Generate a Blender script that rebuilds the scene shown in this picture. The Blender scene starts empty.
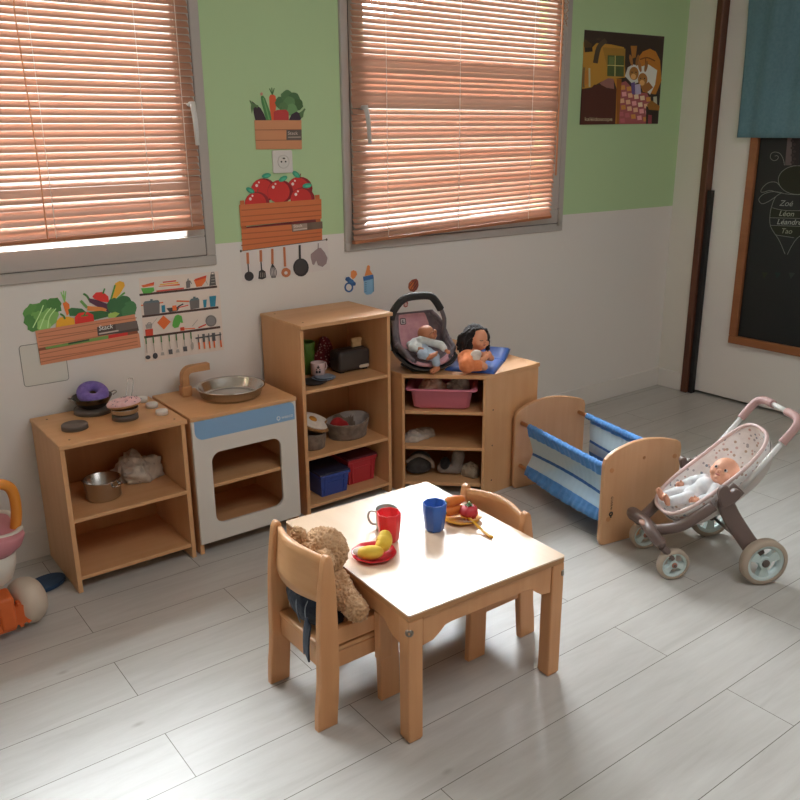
import bpy, bmesh, math, random
from mathutils import Vector, Matrix, noise
random.seed(7)
SC = bpy.context.scene
COL = SC.collection
PI = math.pi
WALL_Y = 2.863        # inner face of the window wall
RIGHT_X = 4.034       # inner face of the wall with the door

# ------------------------------------------------------------------ materials
def lin(h):
    h = h.lstrip('#')
    out = []
    for i in (0, 2, 4):
        c = int(h[i:i + 2], 16) / 255
        out.append(c / 12.92 if c <= .04045 else ((c + .055) / 1.055) ** 2.4)
    return (*out, 1)
MATS = {}
def newmat(name):
    m = bpy.data.materials.new(name)
    m.use_nodes = True
    nt = m.node_tree
    b = nt.nodes['Principled BSDF']
    return m, nt, b
def paint(h, rough=.6, metal=0, spec=.5, bump=0, bscale=200, coat=0):
    key = ('p', h, rough, metal, spec, bump, bscale, coat)
    if key in MATS: return MATS[key]
    m, nt, b = newmat('paint_' + h.strip('#'))
    b.inputs['Base Color'].default_value = lin(h)
    b.inputs['Roughness'].default_value = rough
    b.inputs['Metallic'].default_value = metal
    b.inputs['Specular IOR Level'].default_value = spec
    b.inputs['Coat Weight'].default_value = coat
    if bump:
        addbump(nt, b, bump, bscale)
    MATS[key] = m
    return m
def addbump(nt, b, strength, scale, detail=3, src=None):
    tc = nt.nodes.new('ShaderNodeTexCoord')
    n = nt.nodes.new('ShaderNodeTexNoise')
    n.inputs['Scale'].default_value = scale
    n.inputs['Detail'].default_value = detail
    nt.links.new(tc.outputs['Object'], n.inputs['Vector'])
    bp = nt.nodes.new('ShaderNodeBump')
    bp.inputs['Strength'].default_value = strength
    bp.inputs['Distance'].default_value = .002
    nt.links.new(n.outputs['Fac'], bp.inputs['Height'])
    nt.links.new(bp.outputs['Normal'], b.inputs['Normal'])
def wood(c1, c2, axis='x', rough=.42, grain=1.0, coat=0.0, spec=.5):
    key = ('w', c1, c2, axis, rough, grain, coat, spec)
    if key in MATS: return MATS[key]
    m, nt, b = newmat('wood_' + c1.strip('#') + axis)
    tc = nt.nodes.new('ShaderNodeTexCoord')
    mp = nt.nodes.new('ShaderNodeMapping')
    s = [26, 26, 26]
    s['xyz'.index(axis)] = 1.6
    mp.inputs['Scale'].default_value = [v * grain for v in s]
    nt.links.new(tc.outputs['Object'], mp.inputs['Vector'])
    n = nt.nodes.new('ShaderNodeTexNoise')
    n.inputs['Scale'].default_value = 1.0
    n.inputs['Detail'].default_value = 6
    n.inputs['Roughness'].default_value = .62
    nt.links.new(mp.outputs['Vector'], n.inputs['Vector'])
    n2 = nt.nodes.new('ShaderNodeTexNoise')
    n2.inputs['Scale'].default_value = 5
    n2.inputs['Detail'].default_value = 2
    nt.links.new(tc.outputs['Object'], n2.inputs['Vector'])
    ad = nt.nodes.new('ShaderNodeMath'); ad.operation = 'MULTIPLY_ADD'
    ad.inputs[1].default_value = .65
    nt.links.new(n.outputs['Fac'], ad.inputs[0])
    m2 = nt.nodes.new('ShaderNodeMath'); m2.operation = 'MULTIPLY'; m2.inputs[1].default_value = .35
    nt.links.new(n2.outputs['Fac'], m2.inputs[0])
    nt.links.new(m2.outputs[0], ad.inputs[2])
    r = nt.nodes.new('ShaderNodeValToRGB')
    r.color_ramp.elements[0].position = .3; r.color_ramp.elements[0].color = lin(c2)
    r.color_ramp.elements[1].position = .68; r.color_ramp.elements[1].color = lin(c1)
    nt.links.new(ad.outputs[0], r.inputs['Fac'])
    nt.links.new(r.outputs['Color'], b.inputs['Base Color'])
    b.inputs['Roughness'].default_value = rough
    b.inputs['Coat Weight'].default_value = coat
    b.inputs['Coat Roughness'].default_value = .2
    b.inputs['Specular IOR Level'].default_value = spec
    MATS[key] = m
    return m
def cloth(h, h2=None, scale=400, bump=.5, rough=.9, spots=None):
    key = ('c', h, h2, scale, bump, rough, spots)
    if key in MATS: return MATS[key]
    m, nt, b = newmat('cloth_' + h.strip('#'))
    tc = nt.nodes.new('ShaderNodeTexCoord')
    n = nt.nodes.new('ShaderNodeTexNoise')
    n.inputs['Scale'].default_value = scale * .15
    n.inputs['Detail'].default_value = 5
    nt.links.new(tc.outputs['Object'], n.inputs['Vector'])
    r = nt.nodes.new('ShaderNodeValToRGB')
    r.color_ramp.elements[0].position = .35; r.color_ramp.elements[0].color = lin(h2 or h)
    r.color_ramp.elements[1].position = .65; r.color_ramp.elements[1].color = lin(h)
    nt.links.new(n.outputs['Fac'], r.inputs['Fac'])
    col = r.outputs['Color']
    if spots:
        sc, size, cols = spots
        v = nt.nodes.new('ShaderNodeTexVoronoi')
        v.inputs['Scale'].default_value = sc
        v.inputs['Randomness'].default_value = .85
        nt.links.new(tc.outputs['Object'], v.inputs['Vector'])
        lt = nt.nodes.new('ShaderNodeMath'); lt.operation = 'LESS_THAN'; lt.inputs[1].default_value = size
        nt.links.new(v.outputs['Distance'], lt.inputs[0])
        sep = nt.nodes.new('ShaderNodeSeparateColor')
        nt.links.new(v.outputs['Color'], sep.inputs['Color'])
        cr = nt.nodes.new('ShaderNodeValToRGB'); cr.color_ramp.interpolation = 'CONSTANT'
        els = cr.color_ramp.elements
        while len(els) < len(cols): els.new(.5)
        for i, c in enumerate(cols):
            els[i].position = i / len(cols); els[i].color = lin(c)
        nt.links.new(sep.outputs[0], cr.inputs['Fac'])
        mx = nt.nodes.new('ShaderNodeMix'); mx.data_type = 'RGBA'
        nt.links.new(lt.outputs[0], mx.inputs['Factor'])
        nt.links.new(col, mx.inputs['A']); nt.links.new(cr.outputs['Color'], mx.inputs['B'])
        col = mx.outputs['Result']
    nt.links.new(col, b.inputs['Base Color'])
    b.inputs['Roughness'].default_value = rough
    b.inputs['Specular IOR Level'].default_value = .2
    b.inputs['Sheen Weight'].default_value = .15
    if bump:
        n3 = nt.nodes.new('ShaderNodeTexNoise')
        n3.inputs['Scale'].default_value = scale
        nt.links.new(tc.outputs['Object'], n3.inputs['Vector'])
        bp = nt.nodes.new('ShaderNodeBump'); bp.inputs['Strength'].default_value = bump; bp.inputs['Distance'].default_value = .001
        nt.links.new(n3.outputs['Fac'], bp.inputs['Height'])
        nt.links.new(bp.outputs['Normal'], b.inputs['Normal'])
    MATS[key] = m
    return m
def sheer(h, alpha):
    """thin translucent woven stuff: part of the light goes straight through the weave"""
    key = ('s', h, alpha)
    if key in MATS: return MATS[key]
    m, nt, b = newmat('sheer_' + h.strip('#'))
    b.inputs['Base Color'].default_value = lin(h)
    b.inputs['Roughness'].default_value = .8
    b.inputs['Alpha'].default_value = alpha
    MATS[key] = m
    return m

# ------------------------------------------------------------------ mesh builder
class MB:
    def __init__(self): self.bm = bmesh.new()
    def _mat(self, faces, mi):
        if mi:
            for f in faces: f.material_index = mi
    def box(self, x0, x1, y0, y1, z0, z1, bev=0, mi=0, seg=1, M=None):
        bm = bmesh.new()
        bmesh.ops.create_cube(bm, size=1)
        for v in bm.verts:
            v.co = Vector(((x0 + x1) / 2 + v.co.x * (x1 - x0), (y0 + y1) / 2 + v.co.y * (y1 - y0), (z0 + z1) / 2 + v.co.z * (z1 - z0)))
        if bev: bmesh.ops.bevel(bm, geom=bm.edges[:], offset=bev, segments=seg, affect='EDGES', profile=.5)
        return self.merge(bm, mi, M)
    def merge(self, bm, mi=0, M=None):
        if M is not None: bmesh.ops.transform(bm, matrix=M, verts=bm.verts)
        vm = {}
        for v in bm.verts: vm[v] = self.bm.verts.new(v.co)
        for f in bm.faces:
            try:
                nf = self.bm.faces.new([vm[v] for v in f.verts])
                nf.material_index = mi; nf.smooth = f.smooth
            except ValueError: pass
        bm.free()
        return self
    def poly(self, pts, mi=0):
        f = self.bm.faces.new([self.bm.verts.new(p) for p in pts]); f.material_index = mi
        return self
    def prism(self, pts, d, mi=0, bev=0, M=None, seg=2):
        """polygon pts (3-D, planar) swept by vector d"""
        bm = bmesh.new()
        d = Vector(d)
        a = [bm.verts.new(Vector(p)) for p in pts]
        c = [bm.verts.new(Vector(p) + d) for p in pts]
        n = len(a)
        bm.faces.new(a[::-1]); bm.faces.new(c)
        caps = bm.faces[:] if False else None
        for i in range(n):
            bm.faces.new((a[i], a[(i + 1) % n], c[(i + 1) % n], c[i]))
        bmesh.ops.recalc_face_normals(bm, faces=bm.faces)
        if bev:
            bm.edges.ensure_lookup_table()
            s = set(a) | set()
            es = [e for e in bm.edges if (e.verts[0] in s) == (e.verts[1] in s)]
            bmesh.ops.bevel(bm, geom=es, offset=bev, segments=seg, affect='EDGES', profile=.5)
        return self.merge(bm, mi, M)
    def holed(self, outer, inner, d, mi=0):
        """flat plate with one hole, swept by d"""
        bm = bmesh.new()
        d = Vector(d)
        loops = []
        for L in (outer, inner):
            vs = [bm.verts.new(Vector(p)) for p in L]
            es = [bm.edges.new((vs[i], vs[(i + 1) % len(vs)])) for i in range(len(vs))]
            loops.append((vs, es))
        bmesh.ops.triangle_fill(bm, edges=[e for l in loops for e in l[1]], use_beauty=True)
        fs = bm.faces[:]
        r = bmesh.ops.extrude_face_region(bm, geom=fs)
        bmesh.ops.translate(bm, vec=d, verts=[g for g in r['geom'] if isinstance(g, bmesh.types.BMVert)])
        bmesh.ops.recalc_face_normals(bm, faces=bm.faces)
        return self.merge(bm, mi)
    def tube(self, pts, r, n=10, mi=0, closed=False, flat=None, smooth=True, caps=True):
        """tube along a path; r a number or one radius per point; flat=(axis, factor) squashes the section"""
        P = [Vector(p) for p in pts]
        N = len(P)
        R = [r] * N if isinstance(r, (int, float)) else list(r)
        up = None
        rings = []
        for i in range(N):
            if closed: t = P[(i + 1) % N] - P[i - 1]
            else: t = (P[min(i + 1, N - 1)] - P[max(i - 1, 0)])
            t.normalize()
            if up is None:
                up = Vector((0, 0, 1)) if abs(t.z) < .9 else Vector((1, 0, 0))
            b = t.cross(up)
            if b.length < 1e-6: b = t.cross(Vector((0, 1, 0)))
            b.normalize()
            up = b.cross(t).normalized()
            ring = []
            for k in range(n):
                a = 2 * PI * k / n
                o = (b * math.cos(a) + up * math.sin(a)) * R[i]
                if flat:
                    ax = Vector(flat[0]).normalized()
                    o = o - ax * o.dot(ax) * (1 - flat[1])
                ring.append(self.bm.verts.new(P[i] + o))
            rings.append(ring)
        M = N if closed else N - 1
        for i in range(M):
            A, B = rings[i], rings[(i + 1) % N]
            off = 0
            if closed and i == N - 1:
                off = min(range(n), key=lambda k: (A[0].co - B[k].co).length)
            for k in range(n):
                f = self.bm.faces.new((A[k], A[(k + 1) % n], B[(k + 1 + off) % n], B[(k + off) % n]))
                f.smooth = smooth; f.material_index = mi
        if not closed and caps:
            f = self.bm.faces.new(rings[0][::-1]); f.material_index = mi
            f = self.bm.faces.new(rings[-1]); f.material_index = mi
        return self
    def lathe(self, prof, c=(0, 0, 0), n=32, mi=0, axis=None, cap0=True, cap1=True, smooth=True, mod=None):
        """prof = [(radius, height)...] spun round the axis through c (default z)"""
        bm = bmesh.new()
        rings = []
        for r, h in prof:
            if r < 1e-6: rings.append([bm.verts.new((0, 0, h))])
            else:
                ring = []
                for k in range(n):
                    a = 2 * PI * k / n
                    rr = r * (mod(a) if mod else 1)
                    ring.append(bm.verts.new((rr * math.cos(a), rr * math.sin(a), h)))
                rings.append(ring)
        for A, B in zip(rings, rings[1:]):
            for k in range(n):
                if len(A) == 1 and len(B) == 1: break
                if len(A) == 1: f = bm.faces.new((A[0], B[k], B[(k + 1) % n]))
                elif len(B) == 1: f = bm.faces.new((A[k], A[(k + 1) % n], B[0]))
                else: f = bm.faces.new((A[k], A[(k + 1) % n], B[(k + 1) % n], B[k]))
                f.smooth = smooth
        if cap0 and len(rings[0]) > 1: bm.faces.new(rings[0][::-1])
        if cap1 and len(rings[-1]) > 1: bm.faces.new(rings[-1])
        bmesh.ops.recalc_face_normals(bm, faces=bm.faces)
        M = Matrix.Translation(Vector(c))
        if axis is not None:
            M = M @ Vector((0, 0, 1)).rotation_difference(Vector(axis).normalized()).to_matrix().to_4x4()
        return self.merge(bm, mi, M)
    def ball(self, c, r, mi=0, sub=3, rot=None):
        bm = bmesh.new()
        bmesh.ops.create_icosphere(bm, subdivisions=sub, radius=1)
        if isinstance(r, (int, float)): r = (r, r, r)
        M = Matrix.Translation(Vector(c)) @ (rot.to_4x4() if rot is not None else Matrix.Identity(4)) @ Matrix.Diagonal((*r, 1))
        for f in bm.faces: f.smooth = True
        return self.merge(bm, mi, M)
    def grid(self, fn, nu, nv, mi=0, closed_u=False, smooth=True, mif=None):
        V = [[self.bm.verts.new(fn(i / nu, j / nv)) for j in range(nv + 1)] for i in range(nu if closed_u else nu + 1)]
        for i in range(nu):
            for j in range(nv):
                a, b = V[i], V[(i + 1) % len(V)]
                f = self.bm.faces.new((a[j], b[j], b[j + 1], a[j + 1]))
                f.smooth = smooth
                f.material_index = mif((i + .5) / nu, (j + .5) / nv) if mif else mi
        return self

def obj(name, mb, mats, parent=None, solid=0, sub=0, weld=0, M=None):
    """link the builder's mesh as ONE object; the mesh is in world coordinates"""
    bm = mb.bm if isinstance(mb, MB) else mb
    if M is not None: bmesh.ops.transform(bm, matrix=M, verts=bm.verts)
    if weld: bmesh.ops.remove_doubles(bm, verts=bm.verts, dist=weld)
    me = bpy.data.meshes.new(name)
    bm.to_mesh(me); bm.free()
    if not isinstance(mats, (list, tuple)): mats = [mats]
    for m in mats: me.materials.append(m)
    o = bpy.data.objects.new(name, me)
    COL.objects.link(o)
    if parent is not None:
        o.parent = parent
        if parent.parent is None: o.location = -parent.location
    if solid:
        md = o.modifiers.new('solid', 'SOLIDIFY'); md.thickness = solid; md.offset = -1
    if sub:
        md = o.modifiers.new('smooth', 'SUBSURF'); md.levels = sub; md.render_levels = sub
    return o
def thing(name, label, cat, loc=(0, 0, 0), group=None):
    o = bpy.data.objects.new(name, None); COL.objects.link(o)
    o.location = loc; o.empty_display_size = .05
    return tag(o, label, cat, group)
def tag(o, label, cat, group=None):
    o['label'] = label; o['category'] = cat
    if group: o['group'] = group
    return o
def struct(o, label=None):
    o['kind'] = 'structure'
    if label: o['label'] = label
    return o
def ngon(cx, cy, rx, ry=None, n=24, rot=0):
    ry = rx if ry is None else ry
    out = []
    for k in range(n):
        a = 2 * PI * k / n
        x, y = rx * math.cos(a), ry * math.sin(a)
        out.append((cx + x * math.cos(rot) - y * math.sin(rot), cy + x * math.sin(rot) + y * math.cos(rot)))
    return out
def rrect(x0, y0, x1, y1, r, n=5):
    out = []
    for cx, cy, a0 in ((x1 - r, y1 - r, 0), (x0 + r, y1 - r, PI / 2), (x0 + r, y0 + r, PI), (x1 - r, y0 + r, 1.5 * PI)):
        for k in range(n + 1):
            a = a0 + PI / 2 * k / n
            out.append((cx + r * math.cos(a), cy + r * math.sin(a)))
    return out
def spline(pts, n=8, closed=False):
    """Catmull-Rom through pts (any dimension)"""
    P = [Vector(p) for p in pts]
    N = len(P); out = []
    for i in range(N if closed else N - 1):
        p0 = P[(i - 1) % N] if closed or i > 0 else P[0]
        p1, p2 = P[i], P[(i + 1) % N]
        p3 = P[(i + 2) % N] if closed or i + 2 < N else P[-1]
        for k in range(n):
            t = k / n
            out.append(.5 * ((2 * p1) + (p2 - p0) * t + (2 * p0 - 5 * p1 + 4 * p2 - p3) * t * t + (3 * p1 - p0 - 3 * p2 + p3) * t ** 3))
    if not closed: out.append(P[-1])
    return out
_txt = {}
def text_faces(s, shear=0):
    if (s, shear) in _txt: return _txt[(s, shear)]
    cu = bpy.data.curves.new('t', 'FONT'); cu.body = s; cu.size = 1; cu.shear = shear
    o = bpy.data.objects.new('t', cu); COL.objects.link(o)
    me = bpy.data.meshes.new_from_object(o.evaluated_get(bpy.context.evaluated_depsgraph_get()))
    fs = [[(me.vertices[i].co.x, me.vertices[i].co.y) for i in p.vertices] for p in me.polygons]
    bpy.data.meshes.remove(me); bpy.data.objects.remove(o); bpy.data.curves.remove(cu)
    _txt[(s, shear)] = fs
    return fs
def voxel(name, prims, mats, parent=None, vs=.004, smooth=4, disp=None, M=None):
    """one continuous skin over ellipsoids ('e', c, r[, rot]) and tapered limbs ('c', p0, r0, p1, r1)"""
    mb = MB()
    for p in prims:
        if p[0] == 'e': mb.ball(p[1], p[2], sub=3, rot=p[3] if len(p) > 3 else None)
        else:
            a, r0, b, r1 = Vector(p[1]), p[2], Vector(p[3]), p[4]
            L = (b - a).length
            n = max(2, int(L / (min(r0, r1) * .35)) + 1)
            for k in range(n + 1):
                t = k / n
                mb.ball(a.lerp(b, t), r0 + (r1 - r0) * t, sub=2)
    bm = mb.bm
    if M is not None: bmesh.ops.transform(bm, matrix=M, verts=bm.verts)
    me = bpy.data.meshes.new('tmp'); bm.to_mesh(me); bm.free()
    o = bpy.data.objects.new('tmp', me); COL.objects.link(o)
    md = o.modifiers.new('r', 'REMESH'); md.mode = 'VOXEL'; md.voxel_size = vs; md.use_smooth_shade = True
    if smooth:
        ms = o.modifiers.new('s', 'SMOOTH'); ms.iterations = smooth; ms.factor = .5
    me2 = bpy.data.meshes.new_from_object(o.evaluated_get(bpy.context.evaluated_depsgraph_get()))
    bpy.data.objects.remove(o); bpy.data.meshes.remove(me)
    if disp:
        amp, sc = disp
        nr = [v.normal.copy() for v in me2.vertices]
        for v, nn in zip(me2.vertices, nr):
            d = noise.noise(v.co * sc) * .6 + noise.noise(v.co * sc * 2.3 + Vector((3, 1, 7))) * .4
            v.co += nn * amp * d
    for p in me2.polygons: p.use_smooth = True
    b2 = bmesh.new(); b2.from_mesh(me2); bpy.data.meshes.remove(me2)
    return obj(name, b2, mats, parent)
def frame(o, fwd, up=(0, 0, 1)):
    """matrix whose x = fwd, z ~ up, y = left, at o"""
    x = Vector(fwd).normalized(); z = Vector(up)
    z = (z - x * z.dot(x)).normalized(); y = z.cross(x)
    M = Matrix((x, y, z)).transposed().to_4x4(); M.translation = Vector(o)
    return M
# light settings
EXPOSURE = 0.0
SKY, SKY_COL = 4.0, (.90, .96, 1.0)
GLOW, GLOW_R = 17, 54
FILL, FILL_COL = 28.0, (.97, .98, 1.0)  # strength and tint of the added fill light
SUN, SUN_DIR = 0, (-.33, -.67, -.72)
BLOCKER_DEPTH = .60  # depth of the unseen slab added to cut off high sky
TABLE_ROUGH = .29
# ================================================================== THE ROOM
def wall_mat():
    m, nt, b = newmat('painted_wall')
    g = nt.nodes.new('ShaderNodeNewGeometry')
    s = nt.nodes.new('ShaderNodeSeparateXYZ')
    nt.links.new(g.outputs['Position'], s.inputs[0])
    lt = nt.nodes.new('ShaderNodeMath'); lt.operation = 'GREATER_THAN'; lt.inputs[1].default_value = 1.027
    nt.links.new(s.outputs['Z'], lt.inputs[0])
    mx = nt.nodes.new('ShaderNodeMix'); mx.data_type = 'RGBA'
    mx.inputs['A'].default_value = lin('#ece7e1'); mx.inputs['B'].default_value = lin('#bedba8')
    nt.links.new(lt.outputs[0], mx.inputs['Factor'])
    nt.links.new(mx.outputs['Result'], b.inputs['Base Color'])
    b.inputs['Roughness'].default_value = .75
    addbump(nt, b, .12, 60)
    return m
def floor_mat():
    m, nt, b = newmat('pale_oak_planks')
    L = nt.links.new
    tc = nt.nodes.new('ShaderNodeTexCoord')
    mp = nt.nodes.new('ShaderNodeMapping')
    mp.inputs['Location'].default_value = (-.975, -.796 + .1838 * 40, 0)
    L(tc.outputs['Object'], mp.inputs['Vector'])
    br = nt.nodes.new('ShaderNodeTexBrick')
    br.offset = .338; br.offset_frequency = 2; br.squash = 1
    br.inputs['Scale'].default_value = 1
    br.inputs['Mortar Size'].default_value = .0011
    br.inputs['Mortar Smooth'].default_value = .2
    br.inputs['Bias'].default_value = 0
    br.inputs['Brick Width'].default_value = 1.24
    br.inputs['Row Height'].default_value = .1838
    br.inputs['Color1'].default_value = (0, 0, 0, 1); br.inputs['Color2'].default_value = (1, 1, 1, 1)
    br.inputs['Mortar'].default_value = (.5, .5, .5, 1)
    L(mp.outputs['Vector'], br.inputs['Vector'])
    # shift the grain from plank to plank
    mp2 = nt.nodes.new('ShaderNodeMapping'); mp2.inputs['Scale'].default_value = (1.3, 11, 1)
    L(tc.outputs['Object'], mp2.inputs['Vector'])
    ml = nt.nodes.new('ShaderNodeVectorMath'); ml.operation = 'MULTIPLY_ADD'
    ml.inputs[1].default_value = (7.3, 3.1, 5.7)
    L(br.outputs['Color'], ml.inputs[0]); L(mp2.outputs['Vector'], ml.inputs[2])
    n = nt.nodes.new('ShaderNodeTexNoise'); n.inputs['Scale'].default_value = 2.2; n.inputs['Detail'].default_value = 8; n.inputs['Roughness'].default_value = .68; n.inputs['Distortion'].default_value = .5
    L(ml.outputs[0], n.inputs['Vector'])
    r = nt.nodes.new('ShaderNodeValToRGB')
    e = r.color_ramp.elements
    e[0].position = .26; e[0].color = lin('#b2afa9')
    e[1].position = .72; e[1].color = lin('#c6c4bf')
    q = e.new(.47); q.color = lin('#bdbab5')
    L(n.outputs['Fac'], r.inputs['Fac'])
    # knots
    vo = nt.nodes.new('ShaderNodeTexVoronoi'); vo.inputs['Scale'].default_value = 2.6
    mp3 = nt.nodes.new('ShaderNodeMapping'); mp3.inputs['Scale'].default_value = (1, 2.0, 1)
    L(tc.outputs['Object'], mp3.inputs['Vector']); L(mp3.outputs['Vector'], vo.inputs['Vector'])
    kr = nt.nodes.new('ShaderNodeValToRGB')
    kr.color_ramp.elements[0].position = .0; kr.color_ramp.elements[0].color = (.55, .55, .55, 1)
    kr.color_ramp.elements[1].position = .055; kr.color_ramp.elements[1].color = (0, 0, 0, 1)
    L(vo.outputs['Distance'], kr.inputs['Fac'])
    m1 = nt.nodes.new('ShaderNodeMix'); m1.data_type = 'RGBA'
    L(kr.outputs['Color'], m1.inputs['Factor']); L(r.outputs['Color'], m1.inputs['A']); m1.inputs['B'].default_value = lin('#7d7265')
    m2 = nt.nodes.new('ShaderNodeMix'); m2.data_type = 'RGBA'
    L(br.outputs['Fac'], m2.inputs['Factor']); L(m1.outputs['Result'], m2.inputs['A']); m2.inputs['B'].default_value = lin('#5f584f')
    L(m2.outputs['Result'], b.inputs['Base Color'])
    rr = nt.nodes.new('ShaderNodeMapRange'); rr.inputs['To Min'].default_value = .30; rr.inputs['To Max'].default_value = .42
    L(n.outputs['Fac'], rr.inputs['Value']); L(rr.outputs['Result'], b.inputs['Roughness'])
    bp = nt.nodes.new('ShaderNodeBump'); bp.inputs['Strength'].default_value = .12; bp.inputs['Distance'].default_value = .002
    L(n.outputs['Fac'], bp.inputs['Height']); L(bp.outputs['Normal'], b.inputs['Normal'])
    return m
WALLM = wall_mat()
WHITE = paint('#e6e1da', .75, bump=.1, bscale=60)
TAUPE = paint('#b9b3ad', .45)
GREYGAP = paint('#2b2826', .9)

struct(obj('floor', MB().box(-1.5, 4.4, -1.9, 3.1, -.06, 0), floor_mat()))
struct(obj('ceiling', MB().box(-1.5, 4.4, -1.9, 3.1, 2.65, 2.75), paint('#e4e0d8', .8)))
W1 = (.027, 1.302); W2 = (1.867, 3.142); WZ = (.953, 2.25)
b = MB()
for x0, x1, z0, z1 in ((-1.4, W1[0], 0, 2.65), (W1[1], W2[0], 0, 2.65), (W2[1], RIGHT_X, 0, 2.65),
                       (W1[0], W1[1], 0, WZ[0]), (W1[0], W1[1], WZ[1], 2.65), (W2[0], W2[1], 0, WZ[0]), (W2[0], W2[1], WZ[1], 2.65)):
    b.box(x0, x1, WALL_Y, WALL_Y + .2, z0, z1)
struct(obj('wall_back', b, WALLM))
b = MB()
b.box(RIGHT_X, RIGHT_X + .2, 2.691, WALL_Y + .2, 0, 2.65)
b.box(RIGHT_X, RIGHT_X + .2, 1.30, 2.691, 2.22, 2.65)
b.box(RIGHT_X, RIGHT_X + .2, -1.9, 1.30, 0, 2.65)
b.box(RIGHT_X + .12, RIGHT_X + .2, 1.30, 2.691, 0, 2.22)
struct(obj('wall_right', b, paint('#e8e4d9', .75, bump=.1, bscale=60)))
struct(obj('ceiling_overhang', MB().box(-1.5, 4.4, WALL_Y + .2, WALL_Y + .2 + BLOCKER_DEPTH, 2.36, 2.46), WHITE))  # unseen slab outside, added to keep high sky light off the slats
# outside: paved yard and the neighbouring house that one sees between the slats
struct(obj('exterior_ground', MB().box(-14, 26, 3.3, 30, -.7, -.6), paint('#8a8882', .9)))
b = MB()
b.prism([(-9, 11, -.6), (5.6, 11, -.6), (5.6, 11, 3.1), (-9, 11, 3.1)], (0, 5, 0))
b.prism([(6.6, 11, -.6), (20, 11, -.6), (20, 11, 4.2), (11.5, 11, 4.2), (6.6, 11, 2.75)], (0, 5, 0))
struct(obj('exterior_building', b, paint('#b9b4ad', .85)))
struct(obj('wall_left', MB().box(-1.5, -1.4, -1.9, 3.06, 0, 2.65), WHITE))
struct(obj('wall_front', MB().box(-1.5, 4.4, -1.95, -1.85, 0, 2.65), WHITE))
b = MB().box(-1.4, RIGHT_X, WALL_Y - .010, WALL_Y, 0, .105, bev=.003)
struct(obj('baseboard_back', b, paint('#e8e3dc', .55)))
b = MB().box(RIGHT_X - .010, RIGHT_X, 2.698, WALL_Y - .010, 0, .105, bev=.003)
struct(obj('baseboard_right', b, paint('#e8e3dc', .55)))

# door frame, door leaf
DW = wood('#6d3e26', '#4f2a18', 'z', rough=.4)
b = MB().box(4.012, 4.15, 2.652, 2.691, 0, 2.22, bev=.004)
b.box(4.012, 4.15, 1.30, 1.36, 0, 2.22, bev=.004).box(4.012, 4.15, 1.36, 2.652, 2.16, 2.22, bev=.004)
struct(obj('trim_1', b, DW), 'brown wooden frame post round the white door')
struct(obj('trim_2', MB().box(4.030, 4.0615, 2.628, 2.6515, 0, 1.117, bev=.001), paint('#1d1a19', .6)), 'black edge strip on the lower half of the brown door post')
d = bpy.data.objects.new('door_1', None); COL.objects.link(d); d.location = (4.08, 2, 0); struct(d, 'white door carrying the blackboard')
obj('door_leaf', MB().box(4.062, 4.10, 1.365, 2.650, .016, 2.155, bev=.002), paint('#eae6e1', .5), d)

# ---------------------------------------------------------------- windows
GLASS = None
def glass_mat():
    m = bpy.data.materials.new('window_glass'); m.use_nodes = True
    nt = m.node_tree; nt.nodes.clear()
    o = nt.nodes.new('ShaderNodeOutputMaterial'); mx = nt.nodes.new('ShaderNodeMixShader')
    t = nt.nodes.new('ShaderNodeBsdfTransparent'); g = nt.nodes.new('ShaderNodeBsdfGlossy'); g.inputs['Roughness'].default_value = .02
    mx.inputs[0].default_value = .06
    nt.links.new(t.outputs[0], mx.inputs[1]); nt.links.new(g.outputs[0], mx.inputs[2]); nt.links.new(mx.outputs[0], o.inputs[0])
    return m
GLASS = glass_mat()
def ring(b, x0, x1, z0, z1, w, y0, y1, bev=.003):
    b.box(x0, x1, y0, y1, z0, z0 + w, bev=bev).box(x0, x1, y0, y1, z1 - w, z1, bev=bev)
    b.box(x0, x0 + w, y0, y1, z0 + w, z1 - w, bev=bev).box(x1 - w, x1, y0, y1, z0 + w, z1 - w, bev=bev)
def window(n, X, handle_left, label):
    w = bpy.data.objects.new('window_%d' % n, None); COL.objects.link(w); w.location = ((X[0] + X[1]) / 2, WALL_Y, WZ[0]); struct(w, label)
    b = MB(); ring(b, X[0], X[1], WZ[0], WZ[1], .036, WALL_Y - .012, WALL_Y + .06)
    obj('window_frame', b, TAUPE, w)
    b = MB(); ring(b, X[0] + .0365, X[1] - .0365, WZ[0] + .0365, WZ[1] - .0365, .0015, WALL_Y - .010, WALL_Y + .05, bev=0)
    obj('seal', b, GREYGAP, w)
    b = MB(); ring(b, X[0] + .0385, X[1] - .0385, WZ[0] + .0385, WZ[1] - .0385, .068, WALL_Y - .014, WALL_Y + .045)
    obj('sash', b, TAUPE, w)
    obj('pane', MB().box(X[0] + .1, X[1] - .1, WALL_Y + .012, WALL_Y + .016, WZ[0] + .1, WZ[1] - .1), GLASS, w)
    hx = X[0] + .072 if handle_left else X[1] - .072
    b = MB().box(hx - .014, hx + .014, WALL_Y - .022, WALL_Y - .014, 1.44, 1.54, bev=.003)
    b.tube([(hx, WALL_Y - .02, 1.505), (hx, WALL_Y - .068, 1.505)], .009, 12)
    s = .014 if handle_left else .006
    b.tube([(hx, WALL_Y - .066, 1.512), (hx + s * .6, WALL_Y - .071, 1.46), (hx + s, WALL_Y - .071, 1.372)], [.010, .0095, .008], 12, flat=((0, 1, 0), .6))
    obj('handle', b, paint('#c9c5c0' if handle_left else '#e8e5e2', .35), w)
    for z in (1.02, 2.1):
        xh = X[1] - .037 if handle_left else X[0] + .037
        obj('hinge', MB().tube([(xh, WALL_Y - .019, z - .04), (xh, WALL_Y - .019, z + .045)], .006, 10), paint('#b5aca2', .4), w)
    return w
window(1, W1, False, 'grey framed window behind the left blind')
window(2, W2, True, 'grey framed window behind the right blind')

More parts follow.
